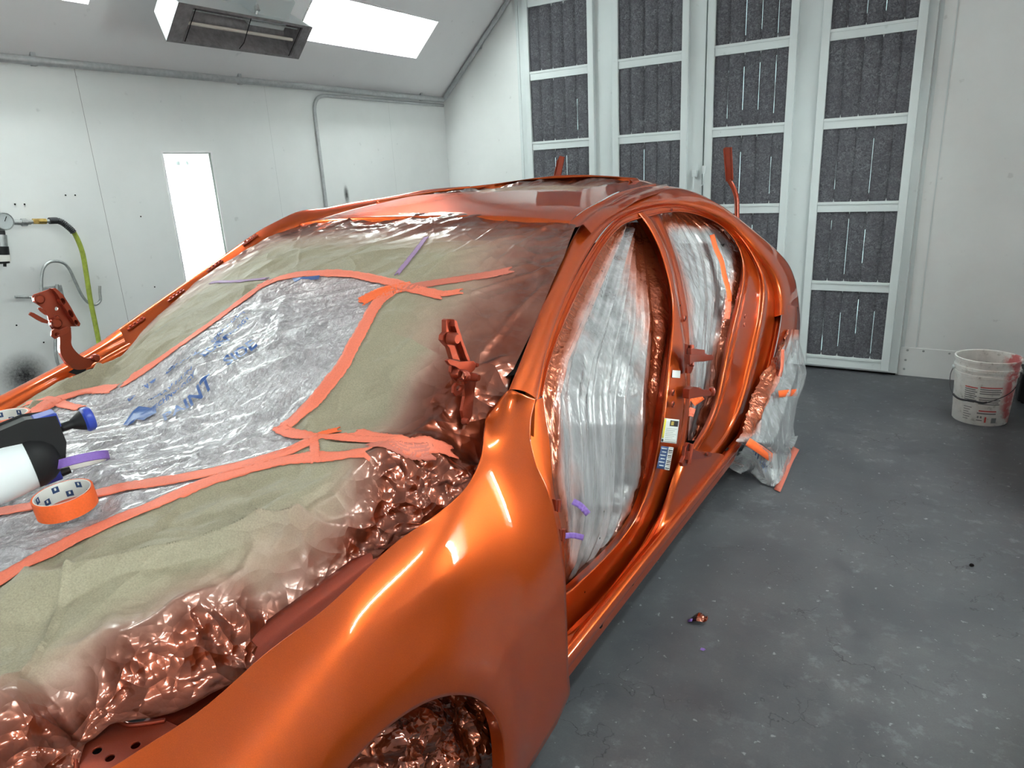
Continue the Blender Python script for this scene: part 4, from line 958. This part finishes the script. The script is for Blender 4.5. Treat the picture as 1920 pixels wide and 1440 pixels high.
ptape(f2_, [(1298, 755), (1308, 748), (1316, 742)], -.078, 16, 'tapeb')
ptape(f2_, [(1294, 780), (1299, 765)], -.078, 12, 'tape')
ptape(f1_, [(1074, 940), (1088, 948), (1103, 964)], -.075, 12, 'purple', 'purple_tape_strip', 'purple tape piece')
ptape(f1_, [(1056, 1005), (1075, 1004), (1094, 1008)], -.075, 11, 'purple', 'purple_tape_strip', 'purple tape piece')

# ---- film hanging over the rear wheel arch and tail
rows_d = [(618,1470,1500),(640,1463,1503),(672,1452,1507),(700,1444,1508),(720,1438,1502),(745,1425,1494),(790,1412,1492),(812,1405,1494),(830,1395,1492),(850,1432,1494),(880,1444,1482),(912,1447,1464)]
nr, nc = 130, 70; R = np.array(rows_d, float); yy = np.linspace(618, 912, nr); G = np.zeros((nr, nc, 3))
for i, y in enumerate(yy):
    a, b = np.interp(y, R[:, 0], R[:, 1]), np.interp(y, R[:, 0], R[:, 2])
    Xa = np.interp(y, [618, 750, 912], [-.70, -.67, -.615]); 
    for j in range(nc):
        s = j/(nc-1); G[i, j] = hit(a+(b-a)*s, y, 'x', Xa + .02*math.sin(s*3))
v, u2 = np.meshgrid(np.linspace(0, 1, nr), np.linspace(0, 1, nc), indexing='ij')
G[..., 0] += .06*(vnoise(u2*7+v*2, v*2.5, 2)-.5) + .03*(vnoise(u2*19, v*3+2, 5)-.5) + crumple(G[..., 1], G[..., 2], 26, 4)*.018*(1-sm(.0, .4, u2))
G[..., 2] = np.maximum(G[..., 2], .004)
sp = np.clip(1.1*(1-sm(.03, .34, u2))*(1-sm(.62, .74, v)) + .6*(1-sm(0, .1, v)), 0, 1)
dr = gridmesh('tail_film', G, M['drape'], attr={'spray': sp}); tag(dr, 'loose clear film hanging over the rear wheel arch down to the floor', 'masking film')
def vtape(par, pts, X, wpx_, mat, label=None, axis='x'):
    C = cr(np.array(pts, float), 16); T = np.gradient(C, axis=0); T /= np.linalg.norm(T, axis=1)[:, None]; Nn = np.stack([-T[:, 1], T[:, 0]], 1)
    o = gridmesh('tape_strip', np.array([[hit(*(c+n*s*wpx_/2), axis, X) for c, n in zip(C, Nn)] for s in (-1, 0, 1)]), M[mat], par, thick=.0004)
    if label: o['label'] = label
    return o
vtape(dr, [(1460, 739), (1478, 737), (1494, 736)], -.632, 13, 'tapeb'); vtape(dr, [(1402, 828), (1425, 843), (1449, 860)], -.632, 16, 'tapeb')
vtape(dr, [(1468, 655), (1466, 690), (1462, 706)], -.655, 6, 'tape')
ft = vtape(None, [(1457, 920), (1470, 890), (1480, 865), (1493, 840)], .004, 13, 'tapedull', axis='z'); tag(ft, 'scuffed orange tape strip holding film to the floor behind the car', 'tape')
# film skirt under the sill, printed
G = grid([[hit(*p, 'x', -.80) for p in ((1362, 872), (1385, 850), (1405, 832))], [hit(*p, 'x', -.72) for p in ((1385, 888), (1420, 862), (1446, 860))], [hit(*p, 'z', .012) for p in ((1398, 880), (1430, 905), (1452, 912))]], 30, 24)
G[..., 0] += .02*(vnoise(G[..., 1]*30, G[..., 2]*30, 3)-.5); G[..., 2] = np.maximum(G[..., 2], .006)
sk = gridmesh('skirt_film', G, M['drape'], attr={'spray': np.zeros(G.shape[:2])}); tag(sk, 'clear film with blue printing tucked beneath the rear end of the sill', 'masking film')
def flat_text(txt, O, ex, ey, wdt, hgt, mat, name, par=None, n_off=None):
    cu = bpy.data.curves.new('t', 'FONT'); cu.body = txt; cu.size = 1; cu.resolution_u = 2; cu.offset = .022; ob = bpy.data.objects.new('t', cu); COL.objects.link(ob)
    dg = bpy.context.evaluated_depsgraph_get(); dg.update(); me = bpy.data.meshes.new_from_object(ob.evaluated_get(dg)); bpy.data.objects.remove(ob)
    V = np.array([v.co[:2] for v in me.vertices]); V[:, 0] -= V[:, 0].min(); W = V[:, 0].max(); V[:, 0] /= W; V[:, 1] /= .72
    O, ex, ey = map(np.array, (O, ex, ey))
    for i, v in enumerate(me.vertices): v.co = O + ex*(V[i, 0]*wdt) + ey*(V[i, 1]*hgt)
    return link(name, me, M[mat], par, smooth=False)
q0, q1 = hit(1403, 838, 'x', -.705), hit(1432, 885, 'x', -.655); ex = (q1-q0); wq = np.linalg.norm(ex); ex /= wq; ey = np.cross(ex, [1, 0, 0]); ey /= -np.linalg.norm(ey)
flat_text('SHTTIN', q0+np.array([.01, 0, 0]), ex, -ey if ey[2] < 0 else ey, wq, .045, 'ink', 'printed_word', sk)
# jack point strut poking from below the sill
CP(MB().tube(cr([hit(*p, 'x', -.80) for p in ((1355, 862), (1380, 868), (1397, 876))], 10), .009, 8).build('jack_bracket', M['hinge'], angle=50))

# ---- stickers on the centre pillar
def sticker(name, quad, off, mat, rows=8, par=None, label=None):
    q = np.array(quad, float); G = np.array([[side(*((q[0]*(1-s)+q[1]*s)*(1-t)+(q[3]*(1-s)+q[2]*s)*t), off) for s in np.linspace(0, 1, rows)] for t in np.linspace(0, 1, rows)])
    o = gridmesh(name, G, M[mat], None, thick=.0003); keep(o, car)
    if label: o['label'] = label
    return o
sticker('small_sticker', [(1261,694),(1276,695),(1275,709),(1260,708)], -.0175, 'label', label='small square white sticker')
def sub(quad, a, b, c, d): q = np.array(quad, float); f = lambda s, t: tuple((q[0]*(1-s)+q[1]*s)*(1-t)+(q[3]*(1-s)+q[2]*s)*t); return [f(a, c), f(b, c), f(b, d), f(a, d)]
LQ = [(1246,784),(1274,787),(1268,832),(1239,829)]
sticker('tire_label', LQ, -.0175, 'label', label='white label with yellow edge print')
sticker('label_print', sub(LQ, .02, .14, .02, .82), -.0168, 'yellow'); sticker('label_print', sub(LQ, .42, .95, .06, .30), -.0168, 'plastic'); sticker('label_print', sub(LQ, .48, .68, .10, .26), -.0160, 'gold')
sticker('label_print', sub(LQ, .02, .14, .86, .97), -.0168, 'plastic')
for k in range(7): sticker('label_print', sub(LQ, .22, .9-.1*(k % 3), .40+.075*k, .415+.075*k), -.0168, 'greyink', 3)
VQ = [(1240,836),(1263,839),(1255,882),(1231,878)]
sticker('identification_label', VQ, -.0175, 'label', label='black and white label with barcode'); sticker('label_print', sub(VQ, .0, .62, .0, 1), -.0168, 'cardink')
for k in range(12): sticker('label_print', sub(VQ, .66, .96, .04+.078*k, .04+.078*k+random.uniform(.015, .045)), -.0168, 'plastic', 3)
for k in range(6): sticker('label_print', sub(VQ, .08+.08*(k % 2), .5, .08+.15*k, .12+.15*k), -.0158, 'label', 3)
# holes in pillars
for (x, y, off, r) in ((1262,736,-.0185,.009),(1262,758,-.0185,.009),(1275,573,-.055,.006),(1284,597,-.055,.010),(1397,593,-.052,.008),(1396,609,-.052,.008),(1132,959,-.05,.003),(1096,1110,-.048,.004),(1349,821,-.05,.004),(1124,1009,-.047,.004),(1259,394,-.03,.008),(1386,424,-.01,.005)):
    p = side(x, y, off+.004); mb = MB().lathe([(0, .001), (r*.8, .001)], n=14, c=p, M=np.array([[0,0,1],[0,1,0],[1,0,0]])); CP(mb.build('bolt_hole', M['black']))
    if r > .007: CP(MB().lathe([(r*.8, .0012), (r*.95, .003), (r*1.15, .002), (r*1.25, -.002)], n=16, c=p, M=np.array([[0,0,1],[0,1,0],[1,0,0]])).build('hole_rim', M['hinge'], angle=60))

# ---- rear door hinges and check strap on the centre pillar
def part_of(o, par): o.parent = par; return o
XH = -.690
def hplate(name, poly, X, th, par, holes=(), mat='hinge', bev=.0012): return part_of(plate(name, poly, X, th, M[mat], None, holes, bevel=bev), par)
hg = empty('upper_door_hinge', (0, 0, 0)); hg.parent = car; hg.matrix_parent_inverse = Matrix.Translation(-Vector(car.location))
hplate('mounting_leaf', [(1288,645),(1296,648),(1299,655),(1300,690),(1296,700),(1289,700),(1287,670)], -.715, .008, hg)
hplate('moving_leaf', [(1296,653),(1322,656),(1322,662),(1326,664),(1326,668),(1296,668)], -.69, .012, hg)
hplate('lower_bar', [(1294,665),(1335,665),(1337,667),(1337,675),(1320,678),(1300,679),(1294,684)], -.68, .016, hg)
part_of(MB().tube([side(1297, 648, .03), side(1297, 686, .03)], .008, 12).build('pin', M['hinge'], angle=50), hg)
hg = empty('door_check_strap', (0, 0, 0)); hg.parent = car; hg.matrix_parent_inverse = Matrix.Translation(-Vector(car.location))
hplate('strap_cover', [(1293,730),(1300,725),(1312,726),(1320,731),(1325,730),(1331,732),(1335,737),(1333,742),(1322,743),(1305,746),(1292,748)], -.69, .022, hg)
part_of(MB().lathe([(0, .016), (.010, .014), (.014, 0), (.010, -.014), (0, -.016)], c=hit(1335, 734, 'x', -.695), n=14).build('ball_end', M['hinge'], angle=60), hg)
hg = empty('lower_door_hinge', (0, 0, 0)); hg.parent = car; hg.matrix_parent_inverse = Matrix.Translation(-Vector(car.location))
hplate('mounting_leaf', [(1286,838),(1292,830),(1298,833),(1301,850),(1296,862),(1288,873),(1281,875),(1279,868),(1284,855)], -.69, .012, hg)
hplate('arm', [(1292,846),(1303,843),(1318,850),(1330,847),(1336,850),(1334,856),(1318,860),(1300,861),(1290,863)], -.68, .012, hg)
part_of(MB().tube([hit(1297, 832, 'x', -.68), hit(1291, 870, 'x', -.68)], .008, 12).build('pin', M['hinge'], angle=50), hg)
part_of(MB().lathe([(0, .008), (.008, .006), (.009, 0)], c=hit(1325, 851, 'x', -.677), n=12, M=np.array([[0,0,1],[0,1,0],[1,0,0]])).build('bolt', M['hinge'], angle=50), hg)
for (x, y) in ((1048, 945), (1056, 1000)):
    hg = empty('front_door_hinge_leaf', (0, 0, 0)); hg.parent = car; hg.matrix_parent_inverse = Matrix.Translation(-Vector(car.location))
    hplate('leaf', [(x-6, y-8), (x+2, y-6), (x+4, y-2), (x+2, y+12), (x-5, y+14)], -.705, .01, hg)
    part_of(MB().tube([hit(x+1, y-8, 'x', -.705), hit(x, y+14, 'x', -.705)], .005, 10).build('pin', M['hinge'], angle=50), hg)

# ---- hood hinges
e = empty('hood_hinge'); e.parent = car; e.matrix_parent_inverse = Matrix.Translation(-Vector(car.location)); e['label'] = 'far side hood hinge standing open'
XR_ = -2.30
hplate('hinge_plate', [(60,556),(64,552),(96,541),(104,540),(118,553),(132,574),(143,594),(151,607),(149,612),(133,612),(131,617),(122,622),(100,634),(96,630),(98,618),(93,610),(91,600),(88,588),(80,578),(72,572),(62,566)], XR_, .004, e,
       holes=[circ(106,579,3,3.5), circ(72,561,2.5)])
hplate('bolting_flange', [(98,541),(104,540),(118,552),(132,574),(143,594),(151,607),(149,612),(143,610),(130,590),(118,570),(108,552)], XR_+.022, .022, e, holes=[circ(118,565,4.5,6.5,rot=-.5), circ(133,588,4,8,rot=-.5), circ(143,604,3,4.5,rot=-.5)])
hplate('lock_lever', [(54,590),(58,585),(64,587),(84,598),(92,602),(90,607),(80,605),(70,600)], XR_+.01, .006, e)
hplate('small_tab', [(71,578),(76,576),(86,583),(90,592),(84,590),(76,584)], XR_+.006, .005, e)
hplate('lower_link', [(97,620),(102,616),(112,618),(128,612),(134,616),(128,624),(112,632),(103,636),(96,630)], XR_+.016, .006, e, holes=[circ(107,627,4.5,3)])
def flat_arm(name, c1, c2, X, th, par, mat='hinge'):
    A1 = cr(np.array(c1, float), 40); A2 = cr(np.array(c2, float), 40)
    f = np.array([hit(*p, 'x', X) for p in A1]); g = np.array([hit(*p, 'x', X) for p in A2]); b = np.array([-th, 0, 0])
    return part_of(gridmesh(name, np.array([f, f+b, g+b, g, f]), M[mat], smooth=False), par)
flat_arm('gooseneck', [(133,614),(134,632),(134,645),(140,656),(152,667),(166,672),(183,666)], [(112,624),(112,640),(113,660),(124,680),(140,692),(154,693),(170,688)], XR_+.012, .014, e)
for (x, y, r, d) in ((72,561,.015,.012),(104,606,.016,.012),(98,602,.009,.014),(178,671,.013,.014),(105,596,.008,.01)):
    part_of(MB().lathe([(0, d), (r*.7, d), (r, d*.6), (r, -.002)], c=hit(x, y, 'x', XR_+.003 if x < 150 else XR_+.014), n=18, M=np.array([[0,0,1],[0,1,0],[1,0,0]])).build('rivet', M['hinge'], angle=40), e)
e = empty('hood_hinge'); e.parent = car; e.matrix_parent_inverse = Matrix.Translation(-Vector(car.location)); e['label'] = 'near side hood hinge standing open'
XN = -.90
def px3(l): return [(780+a/4.8, 560+b/4.8) for a, b in l]
hplate('top_bracket', px3([(270,195),(285,183),(345,185),(365,200),(380,250),(400,310),(425,380),(450,450),(480,530),(500,590),(480,600),(430,560),(330,545),(300,440),(270,410),(240,375),(245,330),(270,300)]), XN, .012, e, holes=[px3(circ(312,225,18,16))])
hplate('side_flange', px3([(345,185),(370,200),(385,260),(410,330),(440,430),(470,500),(505,600),(495,610),(455,540),(420,440),(375,320),(350,250)]), XN+.012, .02, e)
hplate('cross_plate', px3([(280,560),(300,542),(400,565),(520,560),(545,590),(530,640),(500,668),(460,660),(400,640),(350,610),(310,600)]), XN+.018, .008, e)
hplate('striker_loop', px3([(340,790),(365,755),(400,770),(440,775),(440,800),(400,860),(360,880),(335,850)]), XN+.010, .006, e, holes=[px3(circ(385,805,20,26,rot=.7))])
hplate('long_arm', px3([(430,745),(470,740),(500,660),(530,690),(545,740),(520,900),(510,1030),(560,1110),(600,1180),(560,1230),(500,1190),(430,1090),(415,1010),(440,880)]), XN+.004, .008, e)
hplate('inner_link', px3([(325,560),(365,600),(380,690),(370,750),(340,720),(315,660)]), XN+.006, .008, e)
for (a, b, r, d) in ((308,357,.014,.020),(460,700,.010,.032),(345,668,.012,.016),(430,1100,.008,.012),(505,592,.006,.016)):
    x, y = px3([(a, b)])[0]; part_of(MB().lathe([(0, d), (r*.7, d), (r, d*.7), (r, -.002)], c=hit(x, y, 'x', XN+.004), n=20, M=np.array([[0,0,1],[0,1,0],[1,0,0]])).build('rivet', M['hinge'], angle=40), e)
sp_ = [hit(*px3([(a, b)])[0], 'x', XN+.02) for a, b in ((400, 690), (450, 695))]
part_of(MB().tube([sp_[0]*(1-t)+sp_[1]*t + np.array([.012*math.cos(t*28), 0, .012*math.sin(t*28)]) for t in np.linspace(0, 1, 60)], .0022, 6).build('return_spring', M['hinge'], angle=60), e)
# ---- trunk hinges seen over the roof
for (poly, Y, lb) in (([(1038,334),(1046,300),(1050,292),(1058,294),(1056,304),(1050,334)], 3.75, 'far trunk hinge arm'), ([(1357,279),(1360,276),(1371,276),(1372,290),(1374,338),(1369,342),(1362,340)], 3.75, 'near trunk hinge arm')):
    e = empty('trunk_hinge'); e.parent = car; e.matrix_parent_inverse = Matrix.Translation(-Vector(car.location)); e['label'] = lb
    part_of(plate('channel_web', poly, Y, .004, M['hinge'], None, axis='y', bevel=.0008), e)
    xs_ = [p[0] for p in poly]; 
    l0, l1 = (poly[0], poly[1]) if Y and poly[0][1] > 300 else (poly[6], poly[0])
    part_of(MB().tube([hit(*l0, 'y', Y-.006), hit(*l1, 'y', Y-.006)], .004, 6).build('channel_lip', M['hinge']), e)
    r0, r1 = (poly[5], poly[3]) if poly[0][1] > 300 else (poly[4], poly[2])
    part_of(MB().tube([hit(*r0, 'y', Y-.006), hit(*r1, 'y', Y-.006)], .004, 6).build('channel_lip', M['hinge']), e)
    if poly[0][1] < 300:
        part_of(MB().tube(cr([hit(*p, 'y', Y) for p in ((1367, 338), (1375, 352), (1381, 372), (1382, 405), (1384, 440))], 20), .013, 10).build('swan_neck', M['hinge'], angle=60), e)

# ---- masked sunroof opening
sx = np.linspace(SR[0]-.02, SR[1]+.02, 110); sy = np.linspace(SR[2]-.02, SR[3]+.03, 90); SX, SY = np.meshgrid(sx, sy)
def roofz_v(x, y): xe = np.interp(y, RY, eL); s = np.abs((x-XC)/np.abs(xe-XC)); return np.interp(y, RY, zM)-(np.interp(y, RY, zM)-np.interp(y, RY, zE))*s**3.2
dm = np.minimum(np.minimum(SX-sx[0], sx[-1]-SX), np.minimum(SY-sy[0], sy[-1]-SY))
SZ_ = roofz_v(SX, SY) - .006 - .022*sm(.01, .12, dm) + crumple(SX, SY, 11, 3)*.018*sm(0, .03, dm)
o = gridmesh('sunroof_masking', np.stack([SX, SY, SZ_], -1), M['paper'], attr={'spray': np.clip(.45+.6*(1-sm(.02, .16, dm)), 0, 1), 'crush': .5*(1-sm(.02, .16, dm))}); tag(o, 'paper masking sunk in the sunroof opening of the orange roof', 'masking')
fr = cr([(SR[0], SR[2]+.1, 0), (SR[0]+.06, SR[2]+.0, 0), (XC, SR[2]-.02, 0), (SR[1]-.06, SR[2]+.0, 0), (SR[1], SR[2]+.1, 0)], 40)
bl_ = np.array([(x, y, roofz_v(x, y)) for x, y in [(SR[1]+.01, 2.80), (SR[1]-.02, 2.93), (XC, 2.99), (SR[0], 2.93), (SR[0]-.06, 2.6), (SR[0]-.12, 2.25)]])
bl_ = cr(bl_, 80)
CP(gridmesh('sunroof_rear_lip', np.array([bl_+np.array([0, 0, -.02]), bl_+np.array([0, 0, .010]), bl_+np.array([0, .015, .012]), bl_+np.array([0, .05, -.004])]), M['paint']))

# ================================================================== things on the masking
def frame_from(ax):
    ax = np.array(ax, float); ax /= np.linalg.norm(ax); t = np.cross([0, 0, 1], ax); t /= np.linalg.norm(t); return ax, t, np.cross(ax, t)
# sprayer bottle lying on the film
tipz = 1.015; a0 = hit(8, 882, 'z', .965); a1 = hit(110, 846, 'z', .975); ax, sd, upv = frame_from(a1-a0)
L01 = np.linalg.norm(a1-a0); RB = .060
Mx = np.stack([sd, upv, ax], 1)          # columns: local x, y, z(axis)
oB = a0 + ax*.042
e = empty('pump_sprayer', oB); tag(e, 'white pump sprayer bottle with black handle and blue plunger lying on the film', 'sprayer')
keep(MB().lathe([(0, -.30), (RB*.8, -.295), (RB, -.27), (RB, -.06), (RB*.97, -.03), (RB*.9, .0), (RB*.86, .012)], c=oB, n=36, M=Mx).build('bottle', M['bottle'], angle=50), e)
keep(MB().lathe([(RB*.84, -.002), (RB*.93, .0), (RB*.92, .012), (RB*.80, .030), (RB*.6, .045), (.022, .052), (.0, .052)], c=oB, n=32, M=Mx).build('collar', M['plastic'], angle=40), e)
LL = lambda x, y, z: oB + Mx@np.array([x, y, z])
hd = MB(); w2 = .026
pr = [(-.080, .052), (-.088, .074), (.020, .086), (.065, .076), (.065, .022), (.050, -.02), (.0, -.01)]
n = len(pr)
hd.add([LL(-w2, y, z) for z, y in pr]+[LL(w2, y, z) for z, y in pr], [tuple(range(n)), tuple(range(2*n-1, n-1, -1))]+[(i, (i+1) % n, n+(i+1) % n, n+i) for i in range(n)])
keep(hd.build('handle_head', M['plastic'], bevel=.004), e)
keep(MB().obox(LL(0, .068, .052), Mx@np.array([w2*.8, 0, 0]), Mx@np.array([0, .016, 0]), Mx@np.array([0, 0, .020])).build('blue_insert', M['blue'], bevel=.003), e)
kx = LL(0, .045, .055); keep(MB().lathe([(.009, 0), (.009, .035), (.012, .04), (.020, .055), (.022, .06)], c=kx, n=20, M=Mx).build('plunger_rod', M['plastic'], angle=40), e)
keep(MB().lathe([(.0, .058), (.022, .058), (.026, .062), (.026, .072), (.022, .077), (0, .078)], c=kx, n=24, M=Mx).build('plunger_knob', M['blue'], angle=40), e)
keep(MB().obox(LL(0, -RB*.75, .025), Mx@np.array([.010, 0, 0]), Mx@np.array([0, .012, 0]), Mx@np.array([0, 0, .018])).build('nozzle', M['blue'], bevel=.003), e)
keep(MB().lathe([(0, .03), (.008, .03), (.010, 0), (0, 0)], c=LL(0, -RB*.75, .03), n=12, M=Mx).build('nozzle_tip', M['plastic']), e)
# tape rolls
def roll(px, py, R, r, wd, mat, lb, tilt=(0, 0), z=None, logos=True, lean=None):
    c2 = castS(px, py); zz = z if z is not None else float(max(surfz(c2[0]+R*math.cos(t)*.9, c2[1]+R*math.sin(t)*.9) for t in np.linspace(0, 6.28, 9)))+.001
    e = empty('tape_roll', (c2[0], c2[1], zz)); e.rotation_euler = (tilt[0], tilt[1], 0.3); tag(e, lb, 'tape')
    if lean:
        d_ = np.array([-c2[0], -c2[1]]); d_ /= np.linalg.norm(d_); e.rotation_mode = 'AXIS_ANGLE'; e.rotation_axis_angle = (lean, d_[1], -d_[0], 0); e.location.z += R*math.sin(lean)
    MB().lathe([(r, 0), (R, 0), (R, wd), (r, wd)], n=56).build('tape_winding', M[mat], e, angle=30)
    MB().lathe([(r-.002, 0), (r, -.0005), (r, wd+.0005), (r-.002, wd), (r-.002, 0)], n=56).build('cardboard_core', M['card'], e, angle=30)
    if logos:
        for k in range(14):
            for rr__ in ((0.28 if k % 2 else .72),):
                a = 2*math.pi*k/14; ri = r-.0026; zc = wd*rr__; da = .13; mb = MB(); h_ = wd*.17
                vs = [(ri*math.cos(a+q*da), ri*math.sin(a+q*da), zc+s*h_) for s in (-1, 1) for q in (-1, -.33, .33, 1)]
                MB().add(vs, [(0,1,5,4), (1,2,6,5), (2,3,7,6)]).build('core_print', M['cardink'], e)
                vs = [((ri-.0004)*math.cos(a+q*da*.28), (ri-.0004)*math.sin(a+q*da*.28), zc+s*h_*.45+h_*.25) for s in (-1, 1) for q in (-1, 1)]
                MB().add(vs, [(0,1,3,2)]).build('core_print', M['card'], e)
    return e
roll(130, 962, .053, .0495, .037, 'tapeb', 'bright orange tape roll with white printed core, nearest on the film', tilt=(.10, .0))
roll(162, 910, .053, .046, .017, 'purple', 'purple masking tape roll leaning behind the orange roll', logos=False, lean=.42)
roll(18, 812, .055, .050, .037, 'tape', 'tape roll with printed white core half hidden behind the sprayer', tilt=(0, 0))

# ------------------------------------------------------------------ bucket
bx, by = hit(1836, 797, 'z', 0)[:2]; by += .12; bx += .0
e = empty('paint_bucket', (bx, by, 0)); tag(e, 'open white plastic bucket with red smear and wire handle on the floor', 'bucket')
prof = [(0, .004), (.125, .004), (.131, .0), (.134, .004), (.148, .27), (.153, .272), (.153, .285), (.150, .288), (.151, .305), (.157, .307), (.157, .322), (.152, .325), (.153, .352), (.160, .354), (.160, .368), (.155, .370), (.150, .366), (.147, .28), (.130, .012), (0, .010)]
MB().lathe(prof, n=64).build('bucket_body', bucket_mat(), e, angle=35)
ang0 = math.atan2(-by, -bx)
def lab(a0, a1, z0, z1, mat, name='label_print', lift=.0012):
    n_ = 8; vs = []
    for z in (z0, z1):
        r = np.interp(z, [.004, .27], [.134, .148])+lift
        for k in range(n_+1): a = ang0+a0+(a1-a0)*k/n_; vs.append((r*math.cos(a), r*math.sin(a), z))
    return MB().add(vs, [(k, k+1, n_+2+k, n_+1+k) for k in range(n_)]).build(name, M[mat], e)
for k in range(9):
    if k != 4: lab(-.10, .62-.05*(k % 2), .222-.012*k, .228-.012*k, 'redink' if k == 0 else 'greyink')
for k in range(8):
    lab(-.62, -.18-.06*(k % 2), .215-.012*k, .221-.012*k, 'redink' if k == 0 else 'greyink')
lab(-.05, .55, .085, .092, 'redink'); lab(-.10, .55, .070, .078, 'greyink')
for k in range(6): lab(-.60, -.30-.05*(k % 3), .10-.014*k, .104-.014*k, 'greyink')
lab(.42, .60, .020, .050, 'greyink'); lab(.18, .24, .022, .055, 'redink'); lab(-.08, -.02, .045, .058, 'greyink'); lab(.02, .08, .045, .058, 'greyink'); lab(-.10, .10, .03, .036, 'greyink')
t0 = ang0-1.57+.15; ear = lambda s: np.array([.157*math.cos(t0+(0 if s < 0 else math.pi)), .157*math.sin(t0+(0 if s < 0 else math.pi)), .30])
E0, E1 = ear(-1), ear(1); fwd = np.array([math.cos(ang0), math.sin(ang0), 0])
Z_ = lambda z: np.array([0, 0, z]); R0 = lambda k, f: np.array([E0[0]*k, E0[1]*k, 0])+fwd*f; R1 = lambda k, f: np.array([E1[0]*k, E1[1]*k, 0])+fwd*f
hpnt = cr([E0, R0(1.06, .03)+Z_(.255), R0(.98, .085)+Z_(.185), R0(.70, .135)+Z_(.150), R0(.25, .163)+Z_(.150), R1(.05, .168)+Z_(.145), R1(.40, .160)+Z_(.165), R1(.80, .125)+Z_(.205), R1(1.04, .04)+Z_(.265), E1], 60)
MB().tube(hpnt, .0022, 8).build('wire_handle', M['rubber'], e, angle=60)
MB().tube(hpnt[16:33], .0055, 10).build('hand_grip', M['rubber'], e, angle=60)
for E_ in (E0, E1): MB().lathe([(0, .012), (.012, .010), (.014, 0)], n=14, c=E_*.985, M=np.stack([np.cross([0, 0, 1], E_/np.linalg.norm(E_*[1,1,0])), np.array([0, 0, 1.]), E_*[1,1,0]/np.linalg.norm(E_*[1,1,0])], 1)).build('handle_ear', M['white'], e, angle=50)
o = MB().box((.40, 4.90, .02), (.56, 5.16, .19)).box((.42, 4.93, 0), (.54, 5.13, .02)).build('black_crate', M['plastic'], bevel=.01); tag(o, 'black box on the floor half hidden behind the white bucket', 'box')
# ------------------------------------------------------------------ debris on the floor
c = hit(1308, 1166, 'z', 0)
G = np.array([[c + np.array([(i-3)*.009*(1-.3*abs(j-1.5)/2), (j-1.5)*.011, .004+.012*abs(math.sin(i*.5))*(.3+.35*j)+.002*i]) for i in range(8)] for j in range(4)])
o = gridmesh('paint_flake', G, M['foil'], thick=.0012); tag(o, 'curled orange painted scrap of tape on the concrete floor', 'debris')
pu = gridmesh('purple_underside', G[:2, :3]+np.array([-.006, -.003, -.001]), M['purple'], thick=.001); pu.parent = o
c = hit(1318, 1218, 'z', .002); o = MB().add([c+np.array(v) for v in ((-.008, -.005, 0), (.004, -.007, .001), (.009, .001, .003), (.002, .007, .001), (-.007, .004, .002))], [(0,1,2,3,4)]).build('tape_scrap', M['purple']); tag(o, 'tiny purple tape scrap on the floor below the orange flake', 'debris')
c = hit(1822, 1060, 'z', .003); o = MB().lathe([(0, .006), (.006, .005), (.008, 0), (0, 0)], c=c, n=10).build('pebble', M['black'], smooth=True); tag(o, 'small dark speck of dirt on the floor at the right', 'debris')
